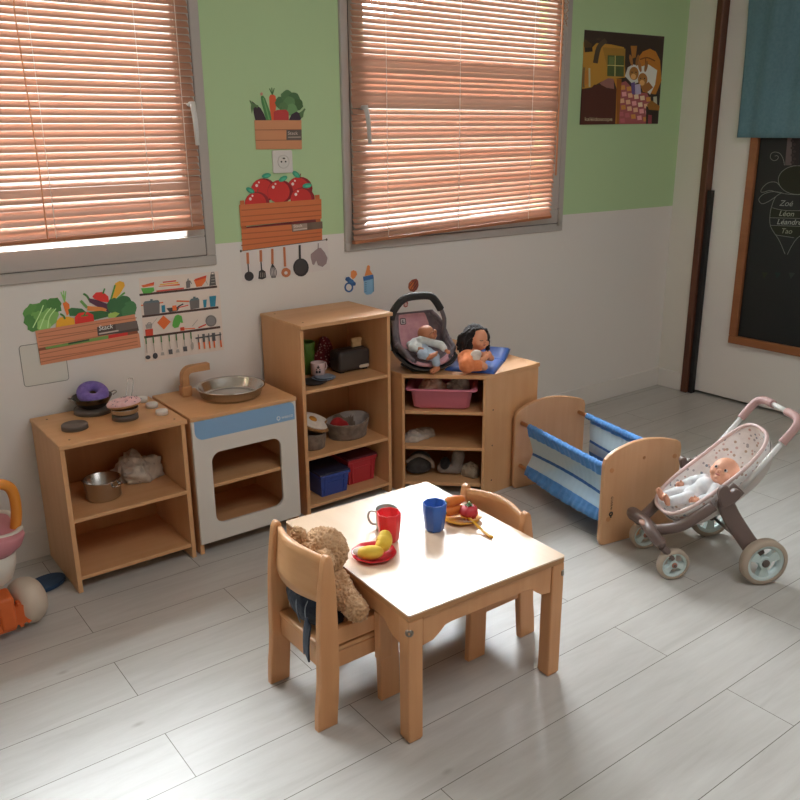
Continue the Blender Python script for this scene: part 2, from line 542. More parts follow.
# ---------------------------------------------------------------- venetian blinds
def slat_mat():
    m = bpy.data.materials.new('copper_slat'); m.use_nodes = True
    nt = m.node_tree; b = nt.nodes['Principled BSDF']; o = nt.nodes['Material Output']
    b.inputs['Base Color'].default_value = lin('#b98b74'); b.inputs['Roughness'].default_value = .38
    tr = nt.nodes.new('ShaderNodeBsdfTranslucent'); tr.inputs['Color'].default_value = lin('#d6b09a')
    mx = nt.nodes.new('ShaderNodeMixShader'); mx.inputs[0].default_value = SLAT_TRANS
    nt.links.new(b.outputs[0], mx.inputs[1]); nt.links.new(tr.outputs[0], mx.inputs[2]); nt.links.new(mx.outputs[0], o.inputs[0])
    return m
SLAT_TRANS = .02
SLAT = slat_mat(); RAIL = paint('#b06f4a', .4); CORD = paint('#f2e9df', .8)
BY = WALL_Y - .041
def blind(label, x0, x1, zl, zr, ztop, cords, odd, wand=None, xr=None, seed=1, wr=.0045):
    """slats from the bottom line zl..zr (left..right) up to ztop; inner edges tilt down"""
    rnd = random.Random(seed)
    t = thing('venetian_blind', label, 'blind', ((x0 + x1) / 2, BY, min(zl, zr)))
    pitch, w = .0215, .0255
    n = int((ztop - max(zl, zr) - .03) / pitch)
    b = MB(); nx = 8
    for i in range(n):
        tau = math.radians(TILT + rnd.uniform(-1.5, 1.5))
        if i in odd: tau = math.radians(odd[i])
        f = i / n
        dz = rnd.uniform(-.0006, .0006)
        xa = x0 + (xr(f)[0] if xr else 0); xb = x1 + (xr(f)[1] if xr else 0)
        jl, jr = rnd.uniform(-.002, .002), rnd.uniform(-.002, .002)
        sl = (1 - min(1, f * 2.2)) * (zr - zl)
        V = []
        for k in range(nx + 1):
            u = k / nx
            x = xa + jl + (xb + jr - xa - jl) * u
            zc = max(zl, zr) + .022 + i * pitch + dz + sl * (u - 1 if zr > zl else -u) * (1 if zr > zl else -1) * (1 if zr > zl else -1)
            if zr > zl: zc = zr + .022 + i * pitch + dz - sl * (1 - u)
            else: zc = zl + .022 + i * pitch + dz + sl * u
            row = []
            for s in (-.5, -.18, .18, .5):
                c = .0022 * (1 - (2 * s) ** 2)
                row.append(b.bm.verts.new((x, BY + s * w * math.cos(tau) - c * math.sin(tau), zc + s * w * math.sin(tau) + c * math.cos(tau))))
            V.append(row)
        for k in range(nx):
            for q in range(3):
                fc = b.bm.faces.new((V[k][q], V[k + 1][q], V[k + 1][q + 1], V[k][q + 1])); fc.smooth = True
    obj('slat_panel', b, SLAT, t)
    b = MB()
    b.prism([(x0, BY - .012, zl), (x1, BY - .012, zr), (x1, BY - .012, zr + .014), (x0, BY - .012, zl + .014)], (0, .024, 0), bev=.003)
    obj('bottom_rail', b, RAIL, t)
    obj('head_rail', MB().box(x0, x1, BY - .014, BY + .014, ztop, ztop + .03, bev=.002), RAIL, t)
    for cx in cords:
        b = MB()
        zb = zl + (zr - zl) * (cx - x0) / (x1 - x0)
        for yo in (-.0125, .0125):
            b.tube([(cx, BY + yo, zb + .012), (cx, BY + yo, ztop)], .0011, 5)
        obj('ladder_cord', b, CORD, t)
    if wand:
        obj('wand', MB().tube(wand, wr, 10), paint('#dc9c74', .4), t)
    return t
TILT = 51
BL = blind('copper venetian blind over the left window, hanging slightly askew above the stove unit', .04, 1.247, 1.072, 1.088, 2.2,
      (.30, .74, 1.06, 1.20), {0: 70, 1: 44, 2: 68, 3: 72, 4: 42, 5: 46, 6: -84, 7: 40, 8: 42, 9: 45},
      wand=[(.735, BY - .02, 2.18), (.70, BY - .026, 1.75), (.712, BY - .024, 1.30), (.71, BY - .022, 1.09)], seed=3, wr=.0022)
BR_ = blind('copper venetian blind with a wand over the right window beside the rabbit poster', 1.885, 3.018, .985, 1.022, 2.2,
      (2.05, 2.43, 2.86), {0: 60, 1: 40, 2: 36, 3: 40, 4: 46, 8: 66, 13: 70, 17: 72, 19: 60, 20: 62, 22: 66, 23: -84, 24: 66, 25: 64, 26: 62, 27: 64, 28: 66, 29: -84, 30: 60},
      wand=[(3.02, BY - .02, 2.18), (3.018, BY - .026, 1.22)],
      xr=lambda f: (.0 + .012 * min(1, f * 1.6), .03 * min(1, f * 1.6)), seed=5)
cp = []
for k in range(40):
    z = 2.19 - k * .0082
    cp.append((3.072 + (.006 if k % 2 else -.004), BY + .004 + (.003 if k % 4 < 2 else -.003), z))
obj('pull_cord', MB().tube(spline(cp, 3), .0022, 6), paint('#a8866c', .7), BR_)
# ================================================================== FLAT THINGS ON THE WALLS
# each sheet is drawn on its own ruled grid; the eight numbers lay the grid on the wall plane
Ha = (0.0003867854, -8.941494e-05, 1.406994, -0.0001442273, -0.000516439, 1.590337, -0.0001016321, -3.931123e-05)
Hb = (0.0004504761, -0.0001041386, 1.385386, -0.0001679767, -0.0006014794, 1.302743, -0.0001183676, -4.578448e-05)
Hc = (0.0004441727, -0.0001026814, 0.5996458, -0.0001656262, -0.000593063, 0.9992653, -0.0001167113, -4.514383e-05)
Hd = (0.0003782919, -8.745146e-05, 0.9864937, -0.0001410601, -0.0005050984, 0.9967842, -9.940035e-05, -3.844798e-05)
He = (0.0004232258, -9.783904e-05, 1.820992, -0.0001578154, -0.0005650946, 0.9433221, -0.0001112072, -4.301488e-05)
Hf = (0.0005302953, -0.0001225908, 3.170624, -0.0001977402, -0.0007080547, 1.907517, -0.0001393409, -5.389697e-05)
Hg = (0.0006192554, 0.0002395275, -2.608449, 0.0002714787, -0.001048376, 1.470092, 0.0002028539, -4.689467e-05)
def brighten(h, k):
    c = [min(1, (v * k)) for v in lin(h)[:3]]
    c = [12.92 * v if v <= .0031308 else 1.055 * v ** (1 / 2.4) - .055 for v in c]
    return '#%02x%02x%02x' % tuple(int(v * 255 + .5) for v in c)
class Sheet:
    """a flat printed sheet: coloured shapes stacked a few hundredths of a millimetre apart"""
    def __init__(self, H, right=None, gain=2.0, gap=.0012, rough=.55, side=.0):
        self.H, self.right, self.gain, self.gap, self.rough = H, right, gain, gap, rough
        self.bm = bmesh.new(); self.mats = []; self.k = 0
    def P(self, p, layer):
        H = self.H; x, y = p[0], p[1]
        w = H[6] * x + H[7] * y + 1
        u, v = (H[0] * x + H[1] * y + H[2]) / w, (H[3] * x + H[4] * y + H[5]) / w
        g = self.gap + layer * .00005
        return Vector((u, WALL_Y - g, v)) if self.right is None else Vector((self.right - g, -u, v))
    def mi(self, h):
        m = paint(brighten(h, self.gain), self.rough)
        if m not in self.mats: self.mats.append(m)
        return self.mats.index(m)
    def poly(self, pts, h):
        self.k += 1
        f = self.bm.faces.new([self.bm.verts.new(self.P(p, self.k)) for p in pts])
        f.material_index = self.mi(h)
        return self
    def ell(self, cx, cy, rx, ry, h, rot=0, n=20): return self.poly(ngon(cx, cy, rx, ry, n, rot), h)
    def line(self, pts, w, h, smooth=0):
        if smooth: pts = [tuple(p) for p in spline(pts, smooth)]
        self.k += 1
        mi = self.mi(h); L = []; R = []
        for i, p in enumerate(pts):
            a, b = pts[max(i - 1, 0)], pts[min(i + 1, len(pts) - 1)]
            dx, dy = b[0] - a[0], b[1] - a[1]; l = math.hypot(dx, dy) or 1
            nx, ny = -dy / l * w / 2, dx / l * w / 2
            L.append(self.bm.verts.new(self.P((p[0] + nx, p[1] + ny), self.k))); R.append(self.bm.verts.new(self.P((p[0] - nx, p[1] - ny), self.k)))
        for i in range(len(pts) - 1):
            f = self.bm.faces.new((L[i], L[i + 1], R[i + 1], R[i])); f.material_index = mi
        return self
    def text(self, s, x, y, size, h, slope=0, shear=0):
        self.k += 1; mi = self.mi(h)
        for fc in text_faces(s, shear):
            f = self.bm.faces.new([self.bm.verts.new(self.P((x + q[0] * size, y - q[1] * size + slope * q[0] * size), self.k)) for q in fc]); f.material_index = mi
        return self
    def blob(self, cx, cy, r, h, seed=0, amp=.18, n=22, squash=1):
        rd = random.Random(seed)
        return self.poly([(cx + r * math.cos(2 * PI * k / n) * (1 + rd.uniform(-amp, amp)), cy + squash * r * math.sin(2 * PI * k / n) * (1 + rd.uniform(-amp, amp))) for k in range(n)], h)
    def done(self, name, label, cat, group=None):
        bm = self.bm
        # the sheet faces the room: orient every shape the same way
        want = Vector((0, -1, 0)) if self.right is None else Vector((-1, 0, 0))
        bm.normal_update()
        for f in bm.faces:
            if f.normal.dot(want) < 0: f.normal_flip()
        o = obj(name, bm, self.mats)
        return tag(o, label, cat, group)

# --- crate of vegetables above the socket (green wall)
s = Sheet(Ha)
s.poly([(160, 155), (190, 180), (222, 205), (245, 245), (264, 296), (184, 296), (172, 245)], '#2e2229')
s.poly([(138, 148), (150, 150), (168, 170), (205, 185), (200, 205), (180, 195), (166, 215), (158, 246), (150, 205), (152, 180)], '#47603c')
s.poly([(222, 120), (238, 112), (256, 135), (310, 285), (305, 296), (262, 296), (228, 165)], '#3d6a3c'); s.ell(228, 102, 10, 12, '#a07060')
s.line([(240, 130), (285, 290)], 8, '#5a8350')
s.poly([(283, 125), (292, 108), (312, 104), (330, 118), (336, 160), (330, 230), (318, 296), (302, 296), (287, 200)], '#b0492c')
for a in ((285, 62), (302, 55), (320, 60)): s.line([(307, 108), a], 7, '#3a5c33')
for x, y, r, c in ((372, 165, 46, '#3e5c3b'), (412, 115, 42, '#44623e'), (462, 135, 44, '#3a5838'), (488, 180, 42, '#36512f'), (430, 165, 44, '#4d6d45'), (445, 215, 44, '#587a50'), (385, 195, 34, '#486640')): s.blob(x, y, r, c, int(x), .1)
s.poly([(316, 232), (340, 218), (405, 216), (424, 235), (426, 296), (316, 296)], '#96302e'); s.line([(365, 216), (372, 200)], 7, '#3a5c33')
s.poly([(424, 296), (446, 250), (480, 230), (512, 245), (520, 270), (508, 296)], '#2c212b'); s.poly([(500, 240), (522, 225), (540, 205), (548, 212), (534, 238), (530, 270), (515, 280)], '#47603c')
s.poly([(175, 293), (517, 292), (521, 503), (187, 505)], '#7b4a33')
for q in ([(175, 293), (517, 292), (518, 358), (178, 361)], [(179, 366), (518, 364), (519, 433), (182, 436)], [(183, 441), (519, 439), (521, 503), (187, 505)]): s.poly(q, '#a2704f')
s.poly([(408, 364), (518, 362), (519, 436), (408, 437)], '#4c443e'); s.text('Stack', 418, 398, 34, '#a89a90'); s.line([(420, 417), (512, 415)], 9, '#83776d')
s.done('wall_sticker', 'wooden crate sticker with aubergine, carrot and broccoli above the power socket', 'sticker', 'crate stickers')

# --- power socket
t = thing('power_socket', 'white wall socket between the vegetable crate sticker and the apple crate sticker', 'socket', (1.597, WALL_Y, 1.27))
SW = paint('#e6e0da', .35)
b = MB().prism([(x, WALL_Y, z) for x, z in rrect(1.556, 1.269, 1.640, 1.351, .006)], (0, -.009, 0), bev=.002)
obj('cover_plate', b, SW, t)
b = MB().lathe([(.0, -.0005), (.021, -.0005), (.023, .003), (.025, .003), (.025, 0)], (1.600, WALL_Y - .009, 1.310), 28, axis=(0, -1, 0), cap0=False, cap1=False)
obj('socket_ring', b, paint('#d8d1ca', .4), t)
for dx, dz in ((-.009, 0), (.009, 0)): obj('socket_hole', MB().lathe([(.0032, 0), (.0032, .0012)], (1.600 + dx, WALL_Y - .0094, 1.310 + dz), 12, axis=(0, -1, 0)), paint('#201c1a'), t)
obj('earth_pin', MB().lathe([(.0028, 0), (.0028, .010), (.001, .012)], (1.600, WALL_Y - .009, 1.322), 12, axis=(0, -1, 0)), paint('#6f675f', .3, 1), t)

# --- crate of apples
s = Sheet(Hb)
def apple(cx, cy, r, leaf, seed):
    s.ell(cx, cy, r, r * .92, '#6f1a1f'); s.ell(cx - r * .12, cy + r * .02, r * .86, r * .86, '#a12724')
    s.line([(cx, cy - r * .8), (cx + 6, cy - r * 1.15)], 6, '#5a3a28')
    lx, ly, rot = leaf
    s.ell(lx, ly, 30, 16, '#2f7a62', rot); s.ell(lx + 4, ly + 2, 18, 8, '#3f8f70', rot)
    s.ell(cx - r * .55, cy - r * .35, 9, 10, '#cfa9a4'); s.ell(cx - r * .38, cy - r * .6, 6, 6, '#cfa9a4')
apple(215, 160, 82, (232, 68, -.2), 1); apple(445, 150, 82, (422, 60, .7), 2); apple(320, 170, 82, (338, 88, -.5), 3)
apple(172, 245, 80, (128, 162, .5), 4); apple(462, 215, 78, (492, 132, -.15), 5)
s.poly([(60, 228), (92, 226), (92, 260), (580, 226), (578, 190), (540, 190), (538, 215)], '#8d4c2d') if False else None
s.poly([(62, 228), (88, 226), (90, 256), (62, 260)], '#9a5531'); s.poly([(540, 192), (570, 190), (572, 222), (542, 226)], '#9a5531')
s.poly([(100, 395), (550, 345), (552, 370), (100, 412)], '#5a2424')
s.poly([(56, 255), (582, 217), (584, 342), (576, 344), (66, 393)], '#a15a35'); s.poly([(70, 408), (585, 362), (588, 478), (78, 548)], '#a15a35')
for k, (y0, y1) in enumerate(((290, 252), (330, 290), (365, 322), (440, 400), (478, 432), (515, 455))): s.line([(70, y0), (580, y1)], 7, '#8a4a2b')
s.poly([(66, 393), (100, 390), (104, 410), (72, 412)], '#8a4a2b'); s.poly([(545, 346), (576, 344), (578, 364), (548, 368)], '#8a4a2b')
s.poly([(390, 380), (588, 360), (590, 405), (396, 428)], '#5b4b40'); s.poly([(396, 382), (490, 373), (492, 412), (402, 424)], '#7d6d62')
s.text('Stack', 404, 400, 26, '#b8aaa0', -.1); s.line([(404, 416), (490, 405)], 6, '#a4968c')
s.done('wall_sticker', 'sticker of an orange wooden crate full of red apples below the power socket', 'sticker', 'crate stickers')

# --- strip of hanging utensils under the apple crate
s = Sheet(Hb)
s.poly([(62, 550), (620, 476), (640, 668), (78, 748)], '#aba5a2')
s.line([(66, 551), (618, 477)], 5, '#4a4038'); s.ell(68, 551, 6, 8, '#3a322d'); s.ell(617, 477, 6, 8, '#3a322d')
def utensil(x0, y0, x1, y1, xm, ym, hc='#9a5c3c'):
    s.line([(x0, y0), (xm, ym)], 17, hc); s.line([(xm, ym), (x1, y1)], 8, '#2b2623')
utensil(111, 560, 118, 690, 114, 632); s.ell(121, 712, 30, 30, '#2b2829')
utensil(195, 545, 201, 675, 197, 618); s.poly([(184, 680), (205, 668), (226, 682), (230, 720), (205, 732), (180, 728)], '#2b2829')
for x in (194, 206, 217): s.line([(x, 688), (x, 718)], 4, '#77706a')
s.line([(269, 536), (270, 635)], 16, '#9a5c3c')
for dx in (-20, -10, 0, 10, 20): s.line([(270, 632), (276 + dx, 680), (277 + dx * .5, 722)], 4, '#2e2a2a', 4)
s.line([(345, 525), (351, 650)], 15, '#9a5c3c'); s.blob(357, 688, 30, '#9a5c3c', 3, .05); s.ell(356, 690, 11, 11, '#aba5a2')
s.line([(444, 512), (446, 605)], 14, '#2b2829'); s.ell(452, 655, 50, 58, '#2b2829'); s.ell(452, 652, 40, 47, '#343132')
s.line([(563, 500), (562, 535)], 6, '#6f625f')
s.poly([(565, 530), (545, 545), (515, 570), (514, 590), (525, 635), (536, 640), (550, 610), (560, 640), (590, 652), (615, 630), (622, 595), (605, 560), (580, 530)], '#77686a')
s.done('wall_sticker', 'sticker strip of hanging spoon, turner, whisk, pan and mitt below the apple crate', 'sticker')

# --- big crate of vegetables above the stove unit
s = Sheet(Hc)
for x, y, r, c in ((140, 250, 60, '#4d7a3c'), (200, 230, 58, '#46733a'), (250, 205, 46, '#3d6a34'), (170, 290, 58, '#5c8a46'), (110, 290, 34, '#3f6d35'), (225, 270, 52, '#6a9650'), (130, 320, 34, '#416e36'), (195, 320, 40, '#7ba45e')): s.blob(x, y, r, c, int(x * y), .16)
for q in ([(130, 330), (170, 250), (190, 200)], [(170, 335), (200, 260), (235, 215)], [(215, 330), (225, 270), (262, 220)]): s.line(q, 6, '#9fbf86', 5)
s.poly([(300, 190), (318, 178), (338, 195), (342, 240), (325, 262), (312, 230)], '#c0622b')
for a in ((290, 125), (305, 118), (318, 120), (300, 140)): s.line([(312, 185), a], 6, '#6f9a55')
s.line([(418, 135), (440, 150), (460, 185)], 12, '#3e6a3a', 4); s.poly([(448, 160), (500, 172), (560, 195), (590, 225), (600, 245), (560, 240), (490, 205), (455, 185)], '#4a2a3d')
s.poly([(470, 150), (490, 128), (530, 125), (560, 150), (566, 185), (520, 180), (480, 165)], '#b52d28'); s.line([(530, 135), (540, 105)], 9, '#3f6b35')
s.poly([(600, 75), (625, 62), (650, 70), (655, 90), (625, 140), (600, 165), (575, 170), (590, 130)], '#c98a2c'); s.line([(575, 170), (600, 85)], 10, '#4a7a3c'); s.line([(610, 165), (655, 128)], 10, '#4a7a3c')
for x, y, r in ((600, 205, 46), (650, 195, 48), (685, 215, 38), (630, 235, 46), (675, 240, 40)): s.blob(x, y, r, '#2f5836' if r > 45 else '#3a6640', r + x, .07)
s.poly([(330, 225), (350, 215), (410, 220), (440, 245), (400, 262), (340, 262)], '#2f5a34'); s.line([(402, 175), (440, 215)], 16, '#5b8549'); s.line([(440, 218), (520, 225), (545, 235)], 26, '#b4703c', 4)
s.poly([(430, 240), (520, 232), (570, 240), (575, 262), (480, 285), (440, 275)], '#2d5531'); s.poly([(560, 250), (600, 238), (625, 248), (600, 270), (560, 272)], '#8aa552')
s.poly([(265, 290), (285, 270), (330, 265), (365, 275), (372, 330), (258, 345)], '#cf8a26'); s.line([(285, 250), (305, 262), (312, 280)], 11, '#3f6b35', 4)
s.poly([(368, 270), (390, 245), (440, 238), (475, 255), (480, 300), (370, 320)], '#b32a25'); s.line([(420, 262), (432, 238)], 9, '#3f6b35'); s.line([(405, 262), (445, 258)], 7, '#3f6b35')
s.poly([(142, 347), (710, 252), (745, 440), (175, 543)], '#6d3f2b')
s.poly([(200, 440), (560, 372), (560, 392), (205, 452)], '#5f7f43'); s.poly([(330, 410), (450, 388), (452, 402), (332, 426)], '#25442a'); s.poly([(560, 372), (670, 355), (672, 372), (562, 392)], '#a82a26')
s.poly([(142, 347), (710, 252), (728, 340), (160, 447)], '#a87054'); s.poly([(165, 462), (735, 360), (746, 440), (175, 543)], '#a87054')
for k, (y0, y1) in enumerate(((365, 272), (385, 292), (410, 312), (432, 330), (482, 385), (505, 405), (526, 425))): s.line([(158 + k * 2, y0), (450, (y0 + y1) / 2 + (8 if k % 2 else -6)), (722 + k, y1)], 5, '#8d573e', 5)
s.poly([(495, 325), (722, 288), (735, 345), (500, 376)], '#443a36'); s.poly([(600, 310), (720, 290), (728, 330), (605, 352)], '#57504c')
s.text('Stack', 505, 345, 38, '#c9bfb8', -.17); s.line([(506, 364), (618, 345)], 8, '#9d938b')
s.done('wall_sticker', 'large sticker of a wooden crate heaped with lettuce, peppers and corn above the stove unit', 'sticker', 'crate stickers')

# --- blank cover plate behind it
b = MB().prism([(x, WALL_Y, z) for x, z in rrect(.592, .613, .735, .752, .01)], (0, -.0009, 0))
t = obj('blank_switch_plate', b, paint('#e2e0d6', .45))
obj('edge_rim', MB().tube([(x, WALL_Y - .0006, z) for x, z in rrect(.592, .613, .735, .752, .01)], .0013, 5, closed=True), paint('#8f8a80', .6), t); tag(t, 'square blank off-white cover plate half hidden behind the big crate sticker', 'cover plate')  # grey line paints in the shade round the plate's edge

# --- poster of kitchen shelves
s = Sheet(Hd)
s.poly([(62, 132), (640, 82), (684, 652), (112, 742)], '#b0a59c')
BR = '#3c2a26'
for a, c in (((68, 254), (632, 193)), ((88, 411), (642, 344)), ((102, 562), (655, 487))): s.line([a, c], 16, BR)
OR, RD, GN, GY, TL = '#b5592b', '#a83a28', '#4a8a3c', '#5b5654', '#25697e'
s.poly([(78, 205), (172, 198), (176, 225), (150, 240), (95, 243)], GN); s.poly([(80, 185), (175, 162), (172, 185), (95, 200)], OR); s.poly([(110, 178), (175, 160), (172, 176)], RD)
for q, c in (([(190, 222), (392, 200), (390, 210), (190, 232)], RD), ([(205, 190), (360, 172), (362, 184), (210, 194)], OR), ([(215, 176), (352, 158), (350, 168), (218, 184)], '#b58a3a'), ([(235, 158), (335, 146), (332, 156), (240, 166)], RD)): s.poly(q, c)
s.poly([(408, 205), (405, 160), (418, 145), (438, 150), (436, 200)], GY); s.line([(438, 155), (448, 175)], 5, GY); s.line([(420, 145), (422, 135)], 8, GY)
s.poly([(462, 145), (553, 112), (550, 150), (520, 190), (482, 196)], OR); s.poly([(470, 138), (555, 110), (552, 128), (475, 152)], RD); s.line([(548, 150), (565, 180)], 4, '#8b8078')
s.poly([(575, 188), (583, 105), (615, 102), (624, 182)], '#4a4644'); s.line([(588, 105), (590, 90), (608, 88), (611, 103)], 5, '#4a4644')
for yy in (125, 145, 165): s.line([(588, yy), (614, yy - 3)], 4, '#8b8580')
def pot(x0, x1, yt, yb, c, lid='#4d5a5e'):
    s.poly([(x0, yt + 10), (x1, yt), (x1, yb - 12), (x0 + 8, yb)], c); s.poly([(x0, yt + 10), (x0 + 12, yt - 6), (x1 - 12, yt - 16), (x1, yt)], lid); s.line([((x0 + x1) / 2, yt - 8), ((x0 + x1) / 2, yt - 22)], 18, lid)
pot(94, 214, 306, 402, GY); s.line([(78, 330), (94, 328)], 8, OR); s.line([(214, 312), (240, 308)], 8, OR)
pot(430, 502, 288, 360, GY); s.line([(336, 298), (428, 300)], 10, OR)
s.poly([(226, 330), (252, 326), (256, 378), (230, 382)], TL); s.poly([(262, 350), (360, 338), (345, 368), (285, 378)], '#3c3a3a'); s.poly([(305, 332), (335, 328), (338, 365), (308, 370)], OR); s.line([(345, 340), (385, 318)], 9, '#3a3634'); s.line([(350, 345), (422, 328)], 7, RD)
s.poly([(528, 290), (556, 286), (552, 342), (534, 346)], TL); s.poly([(574, 264), (624, 258), (618, 336), (582, 340)], TL)
s.poly([(108, 505), (164, 498), (166, 546), (112, 552)], RD); s.poly([(110, 470), (160, 462), (155, 498), (116, 500)], '#7c7672'); s.line([(122, 470), (130, 455), (146, 453), (154, 468)], 5, '#7c7672'); s.line([(160, 465), (196, 420)], 3, '#8a8078')
s.poly([(195, 455), (240, 402), (294, 448), (244, 505)], OR)
s.poly([(325, 405), (345, 396), (372, 405), (378, 430), (384, 455), (372, 458), (366, 450), (350, 488), (322, 494), (305, 480), (308, 450)], GN)
s.poly([(362, 490), (392, 486), (394, 512), (364, 514)], RD); s.line([(392, 500), (470, 496)], 7, OR); s.line([(450, 480), (490, 432)], 4, '#8a8078'); s.line([(495, 492), (550, 468)], 9, RD); s.ell(586, 442, 40, 42, '#605c5b'); s.ell(586, 442, 30, 32, '#6d6968')
for k, x in enumerate((112, 165, 222, 280, 332, 386, 438)):
    y = 562 - k * 6.5
    s.line([(x, y), (x + 4, y + 48)], 9, '#3d6238'); s.line([(x + 4, y + 48), (x + 10, y + 115 - 4 * k)], 3, '#6d655f')
    yy = y + 130 - 4 * k
    if k in (0, 1): s.ell(x + 16, yy + 14, 18, 22 if k else 14, '#3c3a3c')
    elif k in (3, 5): s.poly([(x - 4, yy - 10), (x + 24, yy - 14), (x + 28, yy + 22), (x, yy + 24)], '#4a484a')
    elif k == 6: s.ell(x + 12, yy - 5, 10, 28, '#8d847c')
    else: s.poly([(x + 2, yy), (x + 20, yy - 3), (x + 26, yy + 20), (x - 2, yy + 22)], '#8a8580')
s.line([(472, 568), (660, 540)], 10, '#3c3a3c')
for k, x in enumerate((492, 530, 568, 602, 650)):
    y = 540 - k * 4
    s.line([(x, y), (x + 5, y + 60)], (7, 18, 9, 24, 9)[k], '#4a4848'); s.line([(x + 5, y + 58), (x + 10, y + 108)], 11, OR)
s.done('wall_poster', 'square pale poster of three shelves with pots, bowls and cups above the sink unit', 'poster')

# --- dummy and bottle
s = Sheet(He)
s.poly([(120, 125), (140, 115), (162, 125), (168, 148), (150, 175), (135, 185), (118, 165)], '#b3703f')
s.poly([(82, 170), (105, 165), (130, 190), (158, 212), (155, 232), (128, 236), (95, 205), (76, 190)], '#2b4a72'); s.ell(122, 202, 20, 18, '#355a86')
s.line([(104 + 28 * math.cos(a * PI / 10), 246 + 32 * math.sin(a * PI / 10)) for a in range(21)], 13, '#2f4f78')
s.done('wall_sticker', 'sticker of a blue baby dummy on the white wall above the tall shelf unit', 'sticker', 'baby stickers')
s = Sheet(He)
s.poly([(218, 192), (294, 178), (296, 275), (275, 298), (240, 303), (220, 285)], '#6b90a8'); s.poly([(212, 165), (290, 148), (295, 180), (216, 198)], '#355a86'); s.poly([(224, 160), (238, 110), (244, 82), (256, 76), (266, 88), (264, 112), (286, 148)], '#b3703f')
for yy in (212, 228, 244, 260, 276): s.line([(224, yy), (240, yy - 2)], 4, '#2e4d68')
s.poly([(286, 182), (294, 178), (296, 275), (286, 285)], '#4d7590')
s.done('wall_sticker', 'sticker of a blue baby bottle with orange teat above the tall shelf unit', 'sticker', 'baby stickers')
# --- brown leaf and small drop by the car seat
s = Sheet(He)
s.poly([(618, 180), (632, 195), (636, 230), (625, 262), (600, 282), (570, 275), (556, 250), (560, 215), (585, 188)], '#7a3c2c')
s.poly([(575, 205), (600, 200), (595, 260), (572, 262), (562, 240)], '#a2572f')
for q in ([(570, 270), (620, 190)], [(585, 275), (630, 210)], [(560, 245), (600, 195)], [(600, 278), (632, 235)]): s.line(q, 5, '#4a2a24')
s.done('wall_sticker', 'small brown leaf sticker on the wall just above the doll car seat handle', 'sticker')
s = Sheet(He)
s.poly([(548, 345), (556, 365), (552, 392), (535, 400), (520, 390), (520, 370), (532, 358), (545, 352)], '#8a4a44'); s.ell(538, 376, 10, 13, '#a58a80')
s.done('wall_sticker', 'tiny red drop-shaped sticker on the wall seen through the doll car seat handle', 'sticker')

# --- picture-book poster
s = Sheet(Hf, gain=2.4)
C0 = [(65, 68), (621, 115), (576, 722), (30, 729)]
s.poly(C0, '#2b2019')
s.poly([(58, 150), (110, 200), (150, 160), (250, 170), (340, 190), (350, 400), (260, 410), (180, 430), (110, 470), (48, 480)], '#8a6526'); s.poly([(190, 190), (350, 200), (345, 330), (220, 320)], '#7a5a22')
s.poly([(62, 130), (120, 170), (100, 215), (62, 190)], '#3d2c18'); s.line([(140, 300), (165, 190), (215, 140)], 34, '#3a2f22', 4); s.line([(66, 210), (120, 205)], 30, '#231b14')
s.poly([(226, 245), (340, 250), (338, 395), (222, 390)], '#3b4424'); s.poly([(235, 255), (270, 257), (268, 315), (233, 313)], '#4e5a32'); s.line([(278, 248), (276, 392)], 5, '#9c9258'); s.line([(224, 315), (338, 320)], 5, '#9c9258')
s.line([(62, 330), (58, 470)], 14, '#5c4a30'); s.line([(98, 335), (100, 465)], 12, '#8a8a72'); s.poly([(66, 350), (90, 350), (88, 450), (62, 450)], '#8a5a24')
s.poly([(440, 260), (470, 220), (520, 200), (560, 220), (590, 280), (600, 420), (560, 520), (470, 500), (440, 400)], '#8e5a1e'); s.line([(450, 275), (500, 262), (555, 285)], 9, '#5c3413', 4); s.line([(490, 265), (488, 330)], 7, '#5c3413'); s.poly([(385, 180), (430, 180), (420, 260), (395, 270)], '#7a501f')
s.poly([(345, 390), (365, 330), (400, 310), (440, 315), (470, 420), (400, 450)], '#9a9a94'); s.poly([(440, 330), (510, 310), (570, 350), (555, 450), (520, 520), (470, 470), (430, 380)], '#a3a39c')
for cx, cy in ((408, 372), (468, 415)):
    s.ell(cx - 20, cy - 92, 11, 40, '#7a5028', -.2); s.ell(cx + 24, cy - 92, 11, 40, '#6d4722', .2); s.ell(cx, cy, 33, 46, '#7d5427'); s.ell(cx - 4, cy + 22, 18, 20, '#a5824f'); s.ell(cx - 14, cy - 8, 4, 5, '#1d1510'); s.ell(cx + 14, cy - 8, 4, 5, '#1d1510')
s.poly([(455, 470), (510, 430), (540, 470), (490, 510)], '#7a4d24')
s.poly([(310, 440), (350, 425), (420, 500), (500, 510), (520, 560), (490, 722), (300, 724)], '#7c4040')
rd = random.Random(4)
for i in range(5):
    for j in range(6):
        cx, cy = 330 + i * 42 + (j % 2) * 12 - j * 3, 470 + j * 46 + i * 9
        if cx > 510 - j * 2 or cy > 700 or (cy < 480 + i * 12 and i > 1): continue
        w = 17
        s.poly([(cx - w, cy - w + 4), (cx + w - 3, cy - w), (cx + w, cy + w - 3), (cx - w + 4, cy + w)], rd.choice(['#a8866a', '#9a6a34', '#a8787a', '#8a4a50', '#b09a84', '#96652e']))
s.poly([(385, 440), (412, 430), (412, 520), (392, 515)], '#4a3a66'); s.poly([(412, 450), (450, 445), (455, 515), (415, 520)], '#8a8094')
s.poly([(165, 440), (225, 405), (265, 410), (268, 480), (200, 470)], '#6d4a44')
s.poly([(45, 480), (95, 485), (130, 450), (185, 455), (225, 478), (285, 480), (280, 724), (32, 728)], '#3c1d14'); s.poly([(262, 408), (320, 410), (300, 724), (276, 724), (285, 480)], '#8a5c1c'); s.poly([(286, 412), (320, 412), (302, 724), (284, 724)], '#6f3f14')
